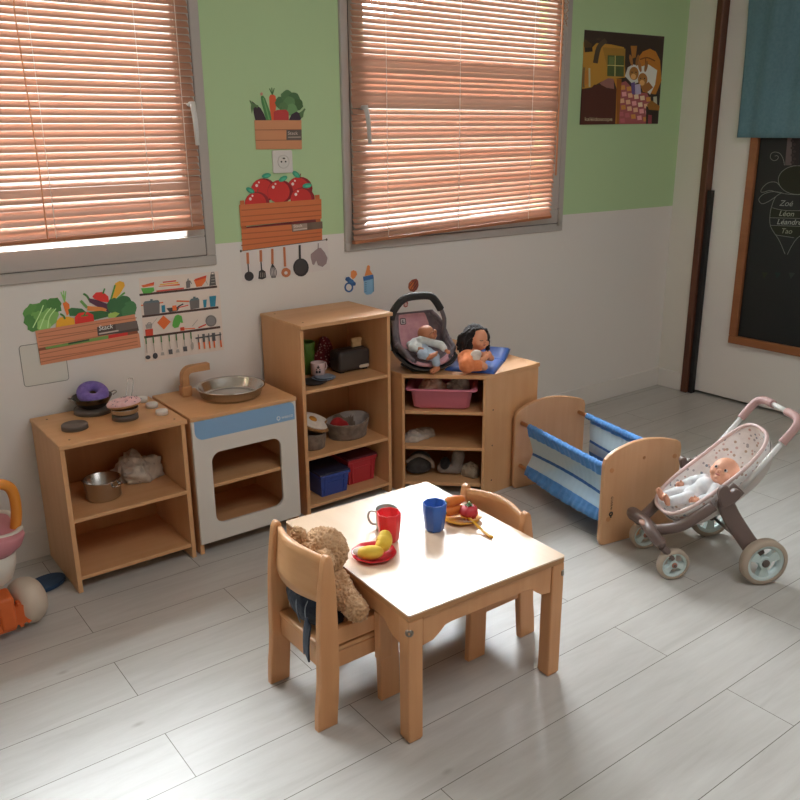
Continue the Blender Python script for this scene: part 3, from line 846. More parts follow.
s.poly([(490, 600), (578, 620), (572, 722), (488, 722)], '#241a14'); s.poly([(505, 660), (530, 662), (528, 722), (503, 722)], '#6a3034'); s.poly([(530, 520), (575, 515), (580, 600), (532, 608)], '#1e1a16'); s.poly([(540, 535), (565, 532), (566, 590), (542, 594)], '#8a8a76'); s.poly([(495, 590), (530, 560), (585, 600), (580, 630), (510, 625)], '#6f4a1c')
s.text('kaléidoscope', 62, 702, 37, '#9a8f74')
s.done('wall_poster', 'dark storybook poster of two rabbits in bed on the green wall right of the windows', 'poster')

# --- blackboard on the door, chalk drawing, cloth hanging over it
DX = 4.062
t = thing('blackboard', 'wood-framed blackboard with a chalk bee drawing hung on the white door', 'blackboard', (DX, 1.93, .33))
FR = wood('#a5693f', '#8c5430', 'y', rough=.45)
y0, y1, z0, z1, w = 1.42, 2.438, .330, 1.46, .042
b = MB()
b.box(DX - .034, DX - .002, y0, y1, z0, z0 + w, bev=.003).box(DX - .034, DX - .002, y0, y1, z1 - w, z1, bev=.003)
b.box(DX - .034, DX - .002, y0, y0 + w, z0 + w, z1 - w, bev=.003).box(DX - .034, DX - .002, y1 - w, y1, z0 + w, z1 - w, bev=.003)
obj('board_frame', b, FR, t)
obj('board_panel', MB().box(DX - .012, DX - .002, y0 + w - .002, y1 - w + .002, z0 + w - .002, z1 - w + .002), paint('#131717', .55), t)
s = Sheet(Hg, right=DX - .012, gain=1.3, gap=.0004, rough=.9)
OL, CH = '#24271a', '#7d7f78'
s.ell(368, 300, 97, 72, OL); s.line([(368 + 97 * math.cos(a * PI / 16), 300 + 72 * math.sin(a * PI / 16)) for a in range(33)], 2.4, CH)
s.poly([(232, 440), (380, 452), (520, 440), (524, 490), (380, 490), (229, 488)], OL); s.poly([(230, 526), (380, 532), (522, 526), (500, 585), (380, 588), (262, 572)], OL)
s.line([(290, 362), (258, 384), (240, 425), (230, 470), (230, 520), (245, 555), (275, 600), (305, 670)], 2.6, CH, 5)
s.line([(316, 672), (350, 610), (390, 575), (480, 560), (525, 520), (530, 450), (470, 380)], 2.4, CH, 5)
for q in ([(240, 438), (310, 452), (440, 452)], [(229, 488), (400, 492)], [(230, 526), (400, 532)], [(258, 574), (350, 588)], [(282, 364), (340, 372), (440, 372)]): s.line(q, 2.2, CH, 4)
s.line([(284, 336), (262, 312), (225, 312), (195, 335), (184, 358), (200, 360), (230, 352), (262, 360), (284, 362)], 2.6, CH, 5)
s.line([(284, 362), (240, 358), (195, 372), (174, 398), (190, 418), (220, 408), (260, 382)], 2.6, CH, 5)
s.line([(302, 226), (296, 195), (280, 168), (255, 160), (236, 168), (232, 188), (245, 202), (262, 200), (272, 188), (266, 178), (254, 180)], 2.4, CH, 5)
s.text('Zoé', 275, 428, 40, '#8f918b', .04, .35); s.text('Léon', 272, 478, 38, '#9b9d8e', .05, .35); s.text('Léandre', 262, 520, 38, '#a3a59f', .03, .35); s.text('Tao', 282, 565, 36, '#8f917f', .05, .35)
s.poly([(318, 85), (380, 92), (372, 228), (305, 226)], '#5b5050'); s.poly([(340, 90), (380, 92), (372, 228), (338, 226)], '#2d2626')
for k in range(7): s.ell(342 + (k % 2) * 10, 104 + k * 18, 9, 7, '#3a3030')
for k, x in enumerate((205, 270, 340, 410)): s.poly([(x - 16, 760 + k), (x + 16, 762 + k), (x - 6, 792 + k)], ('#2c3122', '#20302e', '#353a38', '#2a2c24')[k])
o = s.done('chalk_drawing', 'x', 'x'); del o['label']; del o['category']; o.parent = t; o.location = -t.location
def hang(u, v):
    y = 2.518 - .9 * u - .022 * v * (1 - u)
    z = 2.14 - (2.14 - 1.383 + .012 * u) * v
    a = .006 + .006 * v
    return Vector((4.006 + a * math.sin(u * 26 + .6 * math.sin(v * 3)) * .8 + .004 * math.sin(u * 61 + v * 4) - .012 * v * 0, y, z))
t = thing('hanging_cloth', 'plain teal cloth hanging over the top of the blackboard on the door', 'cloth', (4.006, 2.07, 1.38))
obj('cloth_panel', MB().grid(hang, 80, 24), cloth('#6c8f9b', '#638692', 500, .4), t, solid=.0015)
obj('hanging_rod', MB().tube([(4.02, 2.54, 2.145), (4.02, 1.60, 2.145)], .007, 10), paint('#5c5550', .4, .6), t)
# ================================================================== PLAY KITCHEN
CA, CB = '#dcab7c', '#ce9866'
WZm = wood(CA, CB, 'z'); WXm = wood(CA, CB, 'x'); WYm = wood(CA, CB, 'y')
EDGE = wood('#d8a878', '#c08c58', 'x', grain=2.2)
TH = .015
YB = 2.848            # backs of the units
def carcass(t, x0, x1, yf, h, shelves, top_over=.006, back=True):
    """two sides, top, shelves and a back panel; front edge of the top at yf"""
    ys = yf + .014
    for x in (x0 + .004, x1 - .004 - TH):
        obj('side_panel', MB().box(x, x + TH, ys, YB, 0, h - TH, bev=.0012), WZm, t)
    obj('top_panel', MB().box(x0, x1, yf, YB, h - TH, h, bev=.003, seg=2), WXm, t)
    for z in shelves:
        obj('shelf_board', MB().box(x0 + .004 + TH, x1 - .004 - TH, ys + .002, YB - .012, z - TH + .002, z, bev=.001), WXm, t)
    if back: obj('back_panel', MB().box(x0 + .004 + TH, x1 - .004 - TH, YB - .011, YB - .002, .03, h - TH), wood('#c38e5c', '#b27a48', 'z'), t)
def screws(t, pts, d):
    for p in pts: obj('screw', MB().lathe([(.0035, 0), (.0035, .0006), (.001, .001)], p, 10, axis=d), paint('#6a5238', .5), t)

# --- stove unit
SX0, SX1, SYF, SH = .588, .999, 2.5065, .508
t = thing('stove_shelf_unit', 'low wooden play stove unit with three dark burners and two open shelves', 'shelf unit', ((SX0 + SX1) / 2, (SYF + YB) / 2, 0))
carcass(t, SX0, SX1, SYF, SH, (.254, .055))
screws(t, [(.632, 2.55, SH), (.632, 2.80, SH), (.968, 2.54, SH)], (0, 0, 1))
BURN = paint('#655b54', .55)
for (x, y, r) in ((.679, 2.650, .041), (.783, 2.790, .064), (.843, 2.650, .042)):
    obj('burner', MB().lathe([(r, 0), (r, .0135), (r - .002, .016), (0, .016)], (x, y, SH), 36), BURN, t)
for i, (x, y) in enumerate(((.955, 2.800), (.958, 2.712), (.955, 2.615))):
    obj('knob', MB().lathe([(.020, 0), (.0205, .013), (.019, .016), (0, .0165)], (x, y, SH), 28), paint('#e2ded8', .45), t)
# --- sink unit
KX0, KX1, KYF = 1.009, 1.4145, 2.510
t = thing('sink_unit', 'wooden play sink unit with white oven-style door and blue band', 'sink unit', ((KX0 + KX1) / 2, (KYF + YB) / 2, 0))
carcass(t, KX0, KX1, KYF, .508, (.25, .07))
px0, px1, pz0, pz1, py = 1.0135, 1.4105, .043, .4925, 2.512
hole = rrect(1.075, .105, 1.343, .370, .034, 6)
b = MB().holed([(x, py, z) for x, z in ((px0, pz0), (px1, pz0), (px1, pz1), (px0, pz1))], [(x, py, z) for x, z in hole], (0, .011, 0))
d = obj('oven_door', b, paint('#dbd5cc', .4), t)
band = [(1.0225, .492), (1.0225, .455)] + [(1.0225 + .03 - .03 * math.cos(a * PI / 12), .455 - .03 * math.sin(a * PI / 12)) for a in range(1, 7)]
band += [(1.404, .425)] + [(1.404, .470)] + [(1.404 - .022 + .022 * math.cos(a * PI / 12), .470 + .022 * math.sin(a * PI / 12)) for a in range(1, 7)]
obj('blue_band', MB().prism([(x, py, z) for x, z in band], (0, -.0008, 0)), paint('#84abd0', .45), d)
b = MB()
for fc in text_faces('wesco'): b.poly([(1.350 + q[0] * .0185, py - .0012, .4365 + q[1] * .0185) for q in fc])
b.bm.normal_update()
for f in b.bm.faces:
    if f.normal.y > 0: f.normal_flip()
b.tube([(1.338 + .0062 * math.cos(a * PI / 8), py - .0012, .4415 + .0062 * math.sin(a * PI / 8)) for a in range(16)], .0013, 6, closed=True)
b.ball((1.338, py - .0012, .4335), .002, sub=1)
obj('lettering', b, paint('#dfe4e4', .5), d)
WF = wood('#cf9a6c', '#bf8757', 'z')
b = MB().box(1.090, 1.126, 2.752, 2.790, .508, .546, bev=.003)
path = [(1.108, .542), (1.108, .577)] + [(1.108 + .026 - .026 * math.cos(a * PI / 12), .577 + .026 * math.sin(a * PI / 12)) for a in range(1, 7)] + [(1.203, .603)]
b2 = MB()
out = []
for i, p in enumerate(path):
    a, c = path[max(0, i - 1)], path[min(len(path) - 1, i + 1)]
    dx, dz = c[0] - a[0], c[1] - a[1]; l = math.hypot(dx, dz); out.append((p[0], p[1], -dz / l, dx / l))
poly = [(p[0] + p[2] * .0125, 2.759, p[1] + p[3] * .0125) for p in out] + [(p[0] - p[2] * .0125, 2.759, p[1] - p[3] * .0125) for p in out[::-1]]
b.prism(poly, (0, .030, 0), bev=.002)
obj('faucet', b, WF, t)
# --- steel basin
t = thing('steel_basin', 'round stainless steel basin resting on the wooden sink unit top', 'basin', (1.240, 2.700, .5085))
b = MB().lathe([(0, .002), (.092, .002), (.103, .009), (.113, .036), (.116, .0385), (.123, .040), (.1235, .0375), (.1175, .0355), (.107, .007), (.094, 0), (0, 0)], (1.236, 2.668, .5085), 56)
obj('bowl', b, paint('#d8d5d1', .2, 1), t)
obj('drain', MB().lathe([(.012, 0), (.012, .0012), (0, .0014)], (1.236, 2.668, .5105), 20), paint('#6e6a66', .3, 1), t)

# --- pans on the stove
STEEL = paint('#bdb9b4', .25, 1)
t = thing('play_wok', 'small dark wok on the rear burner of the stove unit holding the purple doughnut', 'wok', (.787, 2.795, .521))
b = MB().lathe([(0, .002), (.030, .002), (.046, .012), (.0635, .040), (.065, .041), (.066, .039), (.048, .009), (.032, 0), (0, 0)], (.783, 2.790, .5245), 40)
obj('pan_body', b, paint('#5d564f', .25, 1), t)
for s in (-1, 1):
    b = MB().tube(spline([(.787 + s * .064, 2.795 - .016, .559), (.787 + s * .078, 2.795 - .010, .565), (.787 + s * .078, 2.795 + .010, .565), (.787 + s * .064, 2.795 + .016, .559)], 5), .0022, 6)
    obj('side_handle', b, STEEL, t)
def torus(b, M, R, r, flat=1, n=40, m=16, mi=0, wob=0):
    def f(u, v):
        a, c = 2 * PI * u, 2 * PI * v
        rr = R + r * math.cos(c) + wob * math.sin(5 * a)
        return M @ Vector((rr * math.cos(a), rr * math.sin(a), r * flat * math.sin(c)))
    b.grid(f, n, m, closed_u=True, mi=mi)
M = frame((.785, 2.782, .5755), (1, .1, .05), (-.12, -.48, .87))
t = thing('toy_doughnut', 'purple plush doughnut tipped up in the dark wok', 'toy doughnut', (.789, 2.788, .535))
b = MB(); torus(b, M, .032, .0205, .95)
obj('icing', b, cloth('#8a74bb', '#7862aa', 500, .5), t, weld=.0002)
b = MB(); torus(b, M @ Matrix.Translation((0, 0, -.003)), .0305, .0195, .95)
obj('dough', b, cloth('#8a7050', '#7a6044', 500, .5), t, weld=.0002)
t = thing('play_saucepan', 'small steel pan with wire handle under the pink doughnut on the front burner', 'saucepan', (.843, 2.65, .521))
b = MB().lathe([(0, .002), (.035, .002), (.042, .010), (.044, .022), (.046, .023), (.0455, .021), (.0435, .008), (.036, 0), (0, 0)], (.843, 2.65, .5245), 36)
obj('pan_body', b, STEEL, t)
b = MB().tube([(.862, 2.690, .540), (.875, 2.712, .572), (.889, 2.728, .612), (.895, 2.731, .618), (.905, 2.727, .618), (.907, 2.722, .610), (.892, 2.706, .572), (.876, 2.682, .540)], .0016, 7)
obj('wire_handle', b, paint('#b3afaa', .25, 1), t)
t = thing('toy_doughnut', 'pink iced toy doughnut with sprinkles lying across the small steel pan', 'toy doughnut', (.840, 2.648, .545))
M = frame((.842, 2.646, .5637), (1, 0, .06), (-.06, .10, .99))
b = MB(); torus(b, M, .033, .0225, .52)
rd = random.Random(2)
for k in range(26):
    a, c = rd.uniform(0, 2 * PI), rd.uniform(.2, 1.9)
    p = M @ Vector(((.033 + .0228 * math.cos(c)) * math.cos(a), (.033 + .0228 * math.cos(c)) * math.sin(a), .0228 * .52 * math.sin(c)))
    dd = Vector((rd.uniform(-1, 1), rd.uniform(-1, 1), rd.uniform(-.2, .2))).normalized() * .0028
    b.tube([p - dd, p + dd], .0009, 5, mi=1)
obj('icing', b, [cloth('#ecc6c8', '#e4b6ba', 500, .35), paint('#5b4a66', .6)], t)
b = MB(); torus(b, M @ Matrix.Translation((0, 0, -.004)), .033, .0215, .42)
obj('dough', b, cloth('#b98d5c', '#a97d4e', 500, .35), t, weld=.0002)

# --- pot and cloth on the stove unit's middle shelf
t = thing('steel_pot', 'small steel cooking pot on the middle shelf of the stove unit', 'pot', (.733, 2.625, .255))
b = MB().lathe([(0, .002), (.052, .002), (.056, .006), (.058, .064), (.061, .066), (.0615, .0645), (.0592, .062), (.0575, .004), (.053, 0), (0, 0)], (.742, 2.648, .255), 44)
obj('pot_body', b, paint('#c4c0bb', .24, 1), t)
for s in (-1, 1):
    b = MB()
    a = -1.0 if s < 0 else 2.14
    cx, cy = .742 + .0585 * math.cos(a), 2.648 + .0585 * math.sin(a)
    tx, ty = -math.sin(a), math.cos(a)
    b.tube(spline([(cx + tx * .016, cy + ty * .016, .304), (cx + tx * .014 + math.cos(a) * .012, cy + ty * .014 + math.sin(a) * .012, .306), (cx - tx * .014 + math.cos(a) * .012, cy - ty * .014 + math.sin(a) * .012, .306), (cx - tx * .016, cy - ty * .016, .304)], 5), .0028, 8)
    for q in (1, -1): b.ball((cx + tx * .016 * q, cy + ty * .016 * q, .304), .005, sub=2)
    obj('pot_handle', b, STEEL, t)
def crumple(name, label, cat, c, r, mat, seed, squash=.6, amp=.35, parent_thing=True):
    """a rumpled heap of cloth: a domed sheet with folds"""
    t = thing(name, label, cat, c)
    c = Vector(c)
    sd = Vector((seed * 3.1, seed * 1.7, seed * .9))
    def f(u, v):
        a, e = 2 * PI * u, v * PI / 2
        d = Vector((math.cos(a) * math.sin(e) * r[0], math.sin(a) * math.sin(e) * r[1], math.cos(e) ** .8 * r[2]))
        n1 = noise.noise(d * (1.6 / max(r[0], .01)) + sd)
        n2 = abs(noise.noise(d * (3.4 / max(r[0], .01)) + sd * 2))
        k = 1 + amp * n1 - amp * .9 * n2 + amp * .25
        p = Vector((d.x * k, d.y * k, max(.001, d.z * (1 + amp * .8 * n1 - amp * 1.1 * n2 + .15))))
        if v > .97: p.z = .001
        return c + p
    obj('fold', MB().grid(f, 64, 36, closed_u=True), mat, t, weld=.0002)
    return t
crumple('crumpled_cloth', 'crumpled beige cloth with faint print on the middle shelf of the stove unit', 'cloth', (.893, 2.735, .2545), (.074, .058, .080),
        cloth('#cdc0b1', '#bdb0a1', 300, .4, spots=(48, .16, ('#a89a8d', '#cdc0b1', '#b5a99b'))), 2, amp=.42)

# --- tall unit
TX0, TX1, TYF, THT = 1.461, 1.871, 2.540, .753
t = thing('tall_shelf_unit', 'tall wooden shelf unit with three compartments beside the sink unit', 'shelf unit', ((TX0 + TX1) / 2, (TYF + YB) / 2, 0))
carcass(t, TX0, TX1, TYF, THT, (.505, .242, .046))
screws(t, [(1.50, 2.59, THT), (1.50, 2.80, THT)], (0, 0, 1))
z1 = .5055
t = thing('green_beaker', 'green plastic beaker with wavy rim at the left of the top compartment', 'beaker', (1.592, 2.775, z1))
b = MB().lathe([(0, .002), (.026, .002), (.033, .118), (.035, .128), (.036, .127), (.0345, .116), (.0285, 0), (0, 0)], (1.612, 2.770, z1), 40, mod=lambda a: 1 + .03 * math.sin(8 * a))
obj('beaker_body', b, paint('#5f8f3a', .45), t)
t = thing('oven_mitt', 'red spotted padded mitt leaning against the back in the top compartment', 'oven mitt', (1.675, 2.80, z1))
prof = spline([(-.045, .004), (.03, 0), (.048, .03), (.052, .08), (.035, .118), (.01, .126), (-.006, .105), (-.02, .072), (-.046, .068), (-.058, .05), (-.052, .02)], 5, closed=True)
Mm = frame((1.700, 2.785, z1 + .002), (1, -.05, 0), (.14, .18, 1))
b = MB().prism([Mm @ Vector((p[0], -.007, p[1])) for p in prof], Mm.to_3x3() @ Vector((0, .014, 0)), bev=.005, seg=3)
obj('mitt_body', b, cloth('#7d2b33', '#6d2029', 400, .4, spots=(95, .30, ('#c9a8a0', '#b98f8a', '#d0b4ac'))), t)
t = thing('toy_mug', 'pale pink toy mug with a dark print in the top compartment of the tall unit', 'mug', (1.588, 2.70, z1))
mc = Vector((1.616, 2.690, z1 + .013))
b = MB().lathe([(0, .003), (.024, .003), (.0255, .046), (.0275, .047), (.028, .046), (.027, .001), (.025, 0), (0, 0)], mc, 36)
obj('mug_body', b, paint('#e0c3be', .4), t)
b = MB().tube(spline([mc + Vector((.026, .004, .040)), mc + Vector((.042, .008, .036)), mc + Vector((.042, .008, .014)), mc + Vector((.026, .004, .009))], 6), .003, 8)
obj('mug_handle', b, paint('#d9b9b4', .4), t)
def on_cyl(c, r, a0, pts, mat, name, parent):
    """flat marks wrapped on a round body"""
    b = MB()
    for poly in pts: b.poly([(c.x + r * math.cos(a0 + x / r), c.y + r * math.sin(a0 + x / r), c.z + z) for x, z in poly])
    b.bm.normal_update()
    for f in b.bm.faces:
        if f.normal.dot(f.calc_center_median() - Vector((c.x, c.y, f.calc_center_median().z))) < 0: f.normal_flip()
    return obj(name, b, mat, parent)
on_cyl(mc, .0283, -2.05, [rrect(-.010, .010, -.002, .020, .001), rrect(.000, .010, .009, .020, .001), rrect(-.009, .022, .008, .027, .001), ngon(0, .033, .0055, .005, 12), rrect(-.002, .036, .002, .041, .0005)], paint('#3b3436', .5), 'print', t)
t = thing('toy_plate', 'dark plate lying at the front left of the top compartment', 'plate', (1.560, 2.625, z1))
obj('plate_dish', MB().lathe([(0, .003), (.034, .003), (.050, .009), (.052, .008), (.036, 0), (0, 0)], (1.560, 2.630, z1), 36), paint('#3c3533', .4), t)
t = thing('toy_plate', 'pale grey-blue saucer under the pink mug in the top compartment', 'plate', (1.607, 2.655, z1 + .009))
obj('plate_dish', MB().lathe([(0, .003), (.030, .003), (.045, .009), (.047, .008), (.032, 0), (0, 0)], (1.618, 2.652, z1 + .0005), 36).lathe([(0, 0), (.033, 0), (.037, .004), (.035, .0045), (0, .002)], (1.6185, 2.650, z1 + .0095), 32), paint('#8f9cab', .35), t)
t = thing('toy_toaster', 'black toy toaster with a cream label in the top compartment of the tall unit', 'toaster', (1.787, 2.735, z1))
b = MB().box(1.703, 1.850, 2.668, 2.748, z1 + .004, z1 + .088, bev=.014, seg=4)
obj('toaster_body', b, paint('#3a3431', .4), t)
obj('slot_rim', MB().box(1.728, 1.842, 2.698, 2.718, z1 + .0865, z1 + .0895, bev=.001), paint('#1c1a19', .4), t)
obj('label_plate', MB().prism([(x, 2.6682, z) for x, z in rrect(1.795, z1 + .011, 1.842, z1 + .024, .0062)], (0, -.0012, 0)), paint('#cfc3ae', .4), t)
for x in (1.722, 1.832): obj('foot', MB().box(x - .01, x + .01, 2.68, 2.738, z1, z1 + .0045), paint('#1c1a19', .6), t)
obj('lever', MB().box(1.6975, 1.7035, 2.70, 2.72, z1 + .05, z1 + .058, bev=.001), paint('#1c1a19', .4), t)
t = thing('toast_slice', 'slice of toy toast standing up out of the black toaster', 'toast', (1.818, 2.742, z1 + .09))
prof = [(-.021, 0), (.021, 0), (.021, .020), (.025, .026), (.024, .033), (.018, .0365), (-.018, .0365), (-.024, .033), (-.025, .026), (-.021, .020)]
obj('bread', MB().prism([(1.810 + x, 2.703, z1 + .0905 + z) for x, z in prof], (0, .011, 0), bev=.0015), cloth('#e0bd8c', '#d3ae7c', 400, .3), t)
# middle compartment
z2 = .2425
FELT = cloth('#8b7a6b', '#6f6054', 260, .8)
def basket(label, c, rx, ry, h, lining, rot=0):
    t = thing('felt_basket', label, 'basket', c)
    c = Vector(c)
    def wallp(k):
        def f(u, v):
            a = 2 * PI * u
            s = 1 + .05 * math.sin(3 * a + 1) + k * 0
            rr = (.86 + .16 * v) * k
            top = h * (1 + .10 * math.cos(a - .7) + .05 * math.sin(2 * a))
            x, y = rx * rr * math.cos(a) * s, ry * rr * math.sin(a) * s
            return c + Vector((x * math.cos(rot) - y * math.sin(rot), x * math.sin(rot) + y * math.cos(rot), .001 + v * top))
        return f
    b = MB().grid(wallp(1), 56, 10, closed_u=True)
    o1 = obj('basket_wall', b, FELT, t, solid=.005)
    lo = obj('lining', MB().grid(lambda u, v: c + (wallp(.93)(u, .08 + v * .93) - c) + Vector((0, 0, .002 * math.sin(u * 40) * v)), 56, 10, closed_u=True), lining, t)
    obj('basket_floor', MB().lathe([(0, 0), (1, 0), (1, .006), (0, .006)], (0, 0, 0), 40), FELT, t, M=Matrix.Translation(c) @ Matrix.Rotation(rot, 4, 'Z') @ Matrix.Diagonal((rx * .86, ry * .86, 1, 1)))
    return t
basket('round grey-brown felt basket with pale lining and a red toy inside, middle compartment', (1.738, 2.678, z2), .094, .074, .068, cloth('#b5aba3', '#a59b93', 300, .4))
t = thing('red_toy', 'red rounded toy lying inside the right felt basket', 'toy', (1.700, 2.68, z2 + .01))
voxel('toy_body', [('e', (1.697, 2.690, z2 + .048), (.034, .024, .034)), ('e', (1.712, 2.674, z2 + .040), (.028, .02, .03)), ('c', (1.697, 2.690, z2 + .032), .02, (1.697, 2.69, z2 + .04), .024)], cloth('#b0302f', '#9c2526', 400, .3), t, .004, 4)
basket('small grey-brown felt basket under the fried egg pad at the left of the middle compartment', (1.555, 2.655, z2), .060, .058, .066, cloth('#a89e96', '#988e86', 300, .4))
t = thing('fried_egg_pad', 'padded fried egg toy with toast edge lying on the left felt basket', 'toy egg', (1.548, 2.655, z2 + .07))
Me = frame((1.562, 2.640, z2 + .104), (.80, -.30, -.38), (.30, -.45, .84))
b = MB().prism([Me @ Vector((*p, -.008)) for p in [(x * .058, y * .058) for x, y in ((-1, -.75), (-.4, -1), (.5, -.9), (1, -.5), (.85, .2), (1, .7), (.3, 1), (-.5, .85), (-1, .6), (-.85, 0))]], Me.to_3x3() @ Vector((0, 0, .010)), bev=.003)
obj('toast_base', b, cloth('#a87a4a', '#96683a', 300, .4), t)
b = MB().prism([Me @ Vector((p[0], p[1], .0025)) for p in spline([(x * .052, y * .053) for x, y in ((-1, -.7), (-.3, -1), (.5, -.8), (.95, -.4), (.75, .2), (.95, .65), (.2, .9), (-.5, .8), (-.95, .5), (-.8, 0))], 4, closed=True)], Me.to_3x3() @ Vector((0, 0, .006)), bev=.002)
obj('egg_white', b, cloth('#e6dccf', '#dbd0c2', 400, .3), t)
obj('egg_yolk', MB().ball(Me @ Vector((-.010, .004, .008)), (.017, .016, .008), rot=Me.to_3x3()), cloth('#c98a35', '#b87a2a', 400, .3), t)
# bottom compartment
z3 = .0465
def crate(label, x0, x1, y0, y1, h, c, lid, taper=.008, lidc=None):
    t = thing('storage_box', label, 'box', ((x0 + x1) / 2, (y0 + y1) / 2, z3))
    bm = MB()
    def f(s, z): return [(x0 + s, y0 + s, z), (x1 - s, y0 + s, z), (x1 - s, y1 - s, z), (x0 + s, y1 - s, z)]
    A, B = f(taper, z3 + .0005), f(0, z3 + h)
    I, J = f(.003, z3 + h), f(taper + .003, z3 + .004)
    for P in (A[::-1], J): bm.poly(P)
    for P, Q in ((A, B), (B, I), (I, J)):
        for k in range(4): bm.poly([P[k], P[(k + 1) % 4], Q[(k + 1) % 4], Q[k]])
    obj('box_body', bm, c, t, weld=.0002)
    b = MB(); e = .005
    b.box(x0 - e, x1 + e, y0 - e, y0 + .002, z3 + h - .012, z3 + h, bev=.0015).box(x0 - e, x1 + e, y1 - .002, y1 + e, z3 + h - .012, z3 + h, bev=.0015)
    b.box(x0 - e, x0 + .002, y0 - e, y1 + e, z3 + h - .012, z3 + h, bev=.0015).box(x1 - .002, x1 + e, y0 - e, y1 + e, z3 + h - .012, z3 + h, bev=.0015)
    obj('rim', b, c, t)
    b = MB()
    for xx in (x0 + .022, x1 - .022): b.box(xx - .003, xx + .003, y0 - .001, y0 + .006, z3 + .008, z3 + h - .012, bev=.001)
    b.box(x0 + .022, x1 - .022, y0 - .001, y0 + .006, z3 + h * .62, z3 + h * .66, bev=.001)
    obj('front_rib', b, c, t)
    if lid: obj('lid', MB().box(x0 - .004, x1 + .004, y0 - .004, y1 + .004, z3 + h, z3 + h + .008, bev=.003, seg=2), lid, t)
    return t
crate('blue plastic storage box with dark lid in the bottom compartment of the tall unit', 1.548, 1.680, 2.588, 2.785, .090, paint('#3a4f9c', .4), paint('#2a2c44', .45))
crate('red plastic storage box behind the blue box in the bottom compartment', 1.698, 1.836, 2.622, 2.815, .108, paint('#b8333a', .4), paint('#5c2230', .5))
# ================================================================== CORNER UNIT
CH_ = .509
A_, B_, C_, D_, E_ = (1.890, 2.512), (2.132, 2.287), (2.436, 2.297), (2.440, YB), (1.890, YB)
t = thing('corner_shelf_unit', 'low wooden corner unit with angled open front and plain end panel behind the cradle', 'shelf unit', (2.16, 2.58, 0))
def slab(P, z0, z1): return MB().prism([(x, y, z0) for x, y in P], (0, 0, z1 - z0), bev=.0015, seg=1)
obj('top_panel', slab((A_, B_, C_, D_, E_), CH_ - .016, CH_), WXm, t)
ux, uy = B_[0] - A_[0], B_[1] - A_[1]; L_ = math.hypot(ux, uy); ux, uy = ux / L_, uy / L_; nx, ny = -uy, ux   # n points into the unit
def ap(s, d): return (A_[0] + ux * s + nx * d, A_[1] + uy * s + ny * d)
inner = (ap(.012, .010), ap(L_ - .012, .010), (C_[0] - .03, C_[1] + .018), (D_[0] - .018, D_[1] - .01), (E_[0] + .018, E_[1] - .01))
for z in (.356, .206, .052): obj('shelf_board', slab(inner, z - .014, z), WXm, t)
obj('side_panel', slab((ap(.0, .004), ap(.010, .004), (A_[0] + .012, A_[1] + .02), (E_[0] + .012, E_[1]), (E_[0] + .001, E_[1])), 0, CH_ - .016), WZm, t)
obj('end_panel', slab((ap(L_ - .012, .004), (B_[0] + .002, B_[1] + .004), (C_[0] - .004, C_[1] + .004), (C_[0] - .004, C_[1] + .019), (B_[0] + .012, B_[1] + .019)), 0, CH_ - .016), WZm, t)
obj('back_panel', slab(((E_[0] + .017, YB - .009), (D_[0] - .003, YB - .009), (D_[0] - .003, YB), (E_[0] + .017, YB)), 0, CH_ - .016), WZm, t)
obj('right_panel', slab(((C_[0] - .019, C_[1] + .020), (C_[0] - .004, C_[1] + .020), (D_[0] - .004, D_[1] - .010), (D_[0] - .019, D_[1] - .010)), 0, CH_ - .016), WZm, t)
screws(t, [(2.175, B_[1] + .0042, .36), (2.175, B_[1] + .0042, .21), (2.175, B_[1] + .0042, .06)], (0, -1, 0))
# pink tub on the upper shelf
Mt = frame((*ap(L_ / 2 - .012, .105), .3565), (ux, uy, 0))       # x along the front, y into the unit
t = thing('pink_tub', 'pink plastic tub with a wide rim in the upper shelf of the corner unit', 'tub', Mt.translation)
def tubp(w, d, z, r=.02): return [Mt @ Vector((x, y, z)) for x, y in rrect(-w, -d, w, d, r, 5)]
b = MB()
loops = [tubp(.098, .062, .0008), tubp(.112, .075, .010), tubp(.122, .083, .078), tubp(.140, .100, .082), tubp(.143, .102, .086), tubp(.140, .100, .090), tubp(.120, .081, .087), tubp(.110, .073, .012), tubp(.096, .060, .005)]
for P, Q in zip(loops, loops[1:]):
    n = len(P)
    for k in range(n):
        b.poly([P[k], P[(k + 1) % n], Q[(k + 1) % n], Q[k]])
b.poly(loops[0][::-1]); b.poly(loops[-1])
for f in b.bm.faces: f.smooth = True
obj('tub_body', b, paint('#d97f92', .4), t, weld=.0003)
crumple('doll_garment', 'orange and white doll garment sticking out of the pink tub', 'doll clothes', Mt @ Vector((-.042, -.005, .060)), (.055, .048, .052), cloth('#c56a3c', '#d9cbbd', 60, .4), 5, amp=.3)
crumple('doll_garment', 'pale grey doll garment at the right inside the pink tub', 'doll clothes', Mt @ Vector((.066, .0, .060)), (.042, .046, .050), cloth('#b8aea5', '#95897f', 90, .4), 8, amp=.3)
crumple('doll_garment', 'pale crumpled doll garment alone on the middle shelf of the corner unit', 'doll clothes', (*ap(.055, .115), .2065), (.075, .045, .034), cloth('#c4b8ab', '#b3a698', 200, .4), 3, amp=.35)
t = thing('doll_bag', 'dark rounded bag with pale trim on the lowest shelf of the corner unit', 'bag', (*ap(.055, .12), .0525))
bc = Vector((*ap(.058, .115), .0525))
voxel('bag_body', [('e', bc + Vector((0, 0, .046)), (.058, .045, .045)), ('e', bc + Vector((0, 0, .022)), (.060, .048, .022))], cloth('#4a4644', '#3a3634', 300, .5), t, .005, 6)
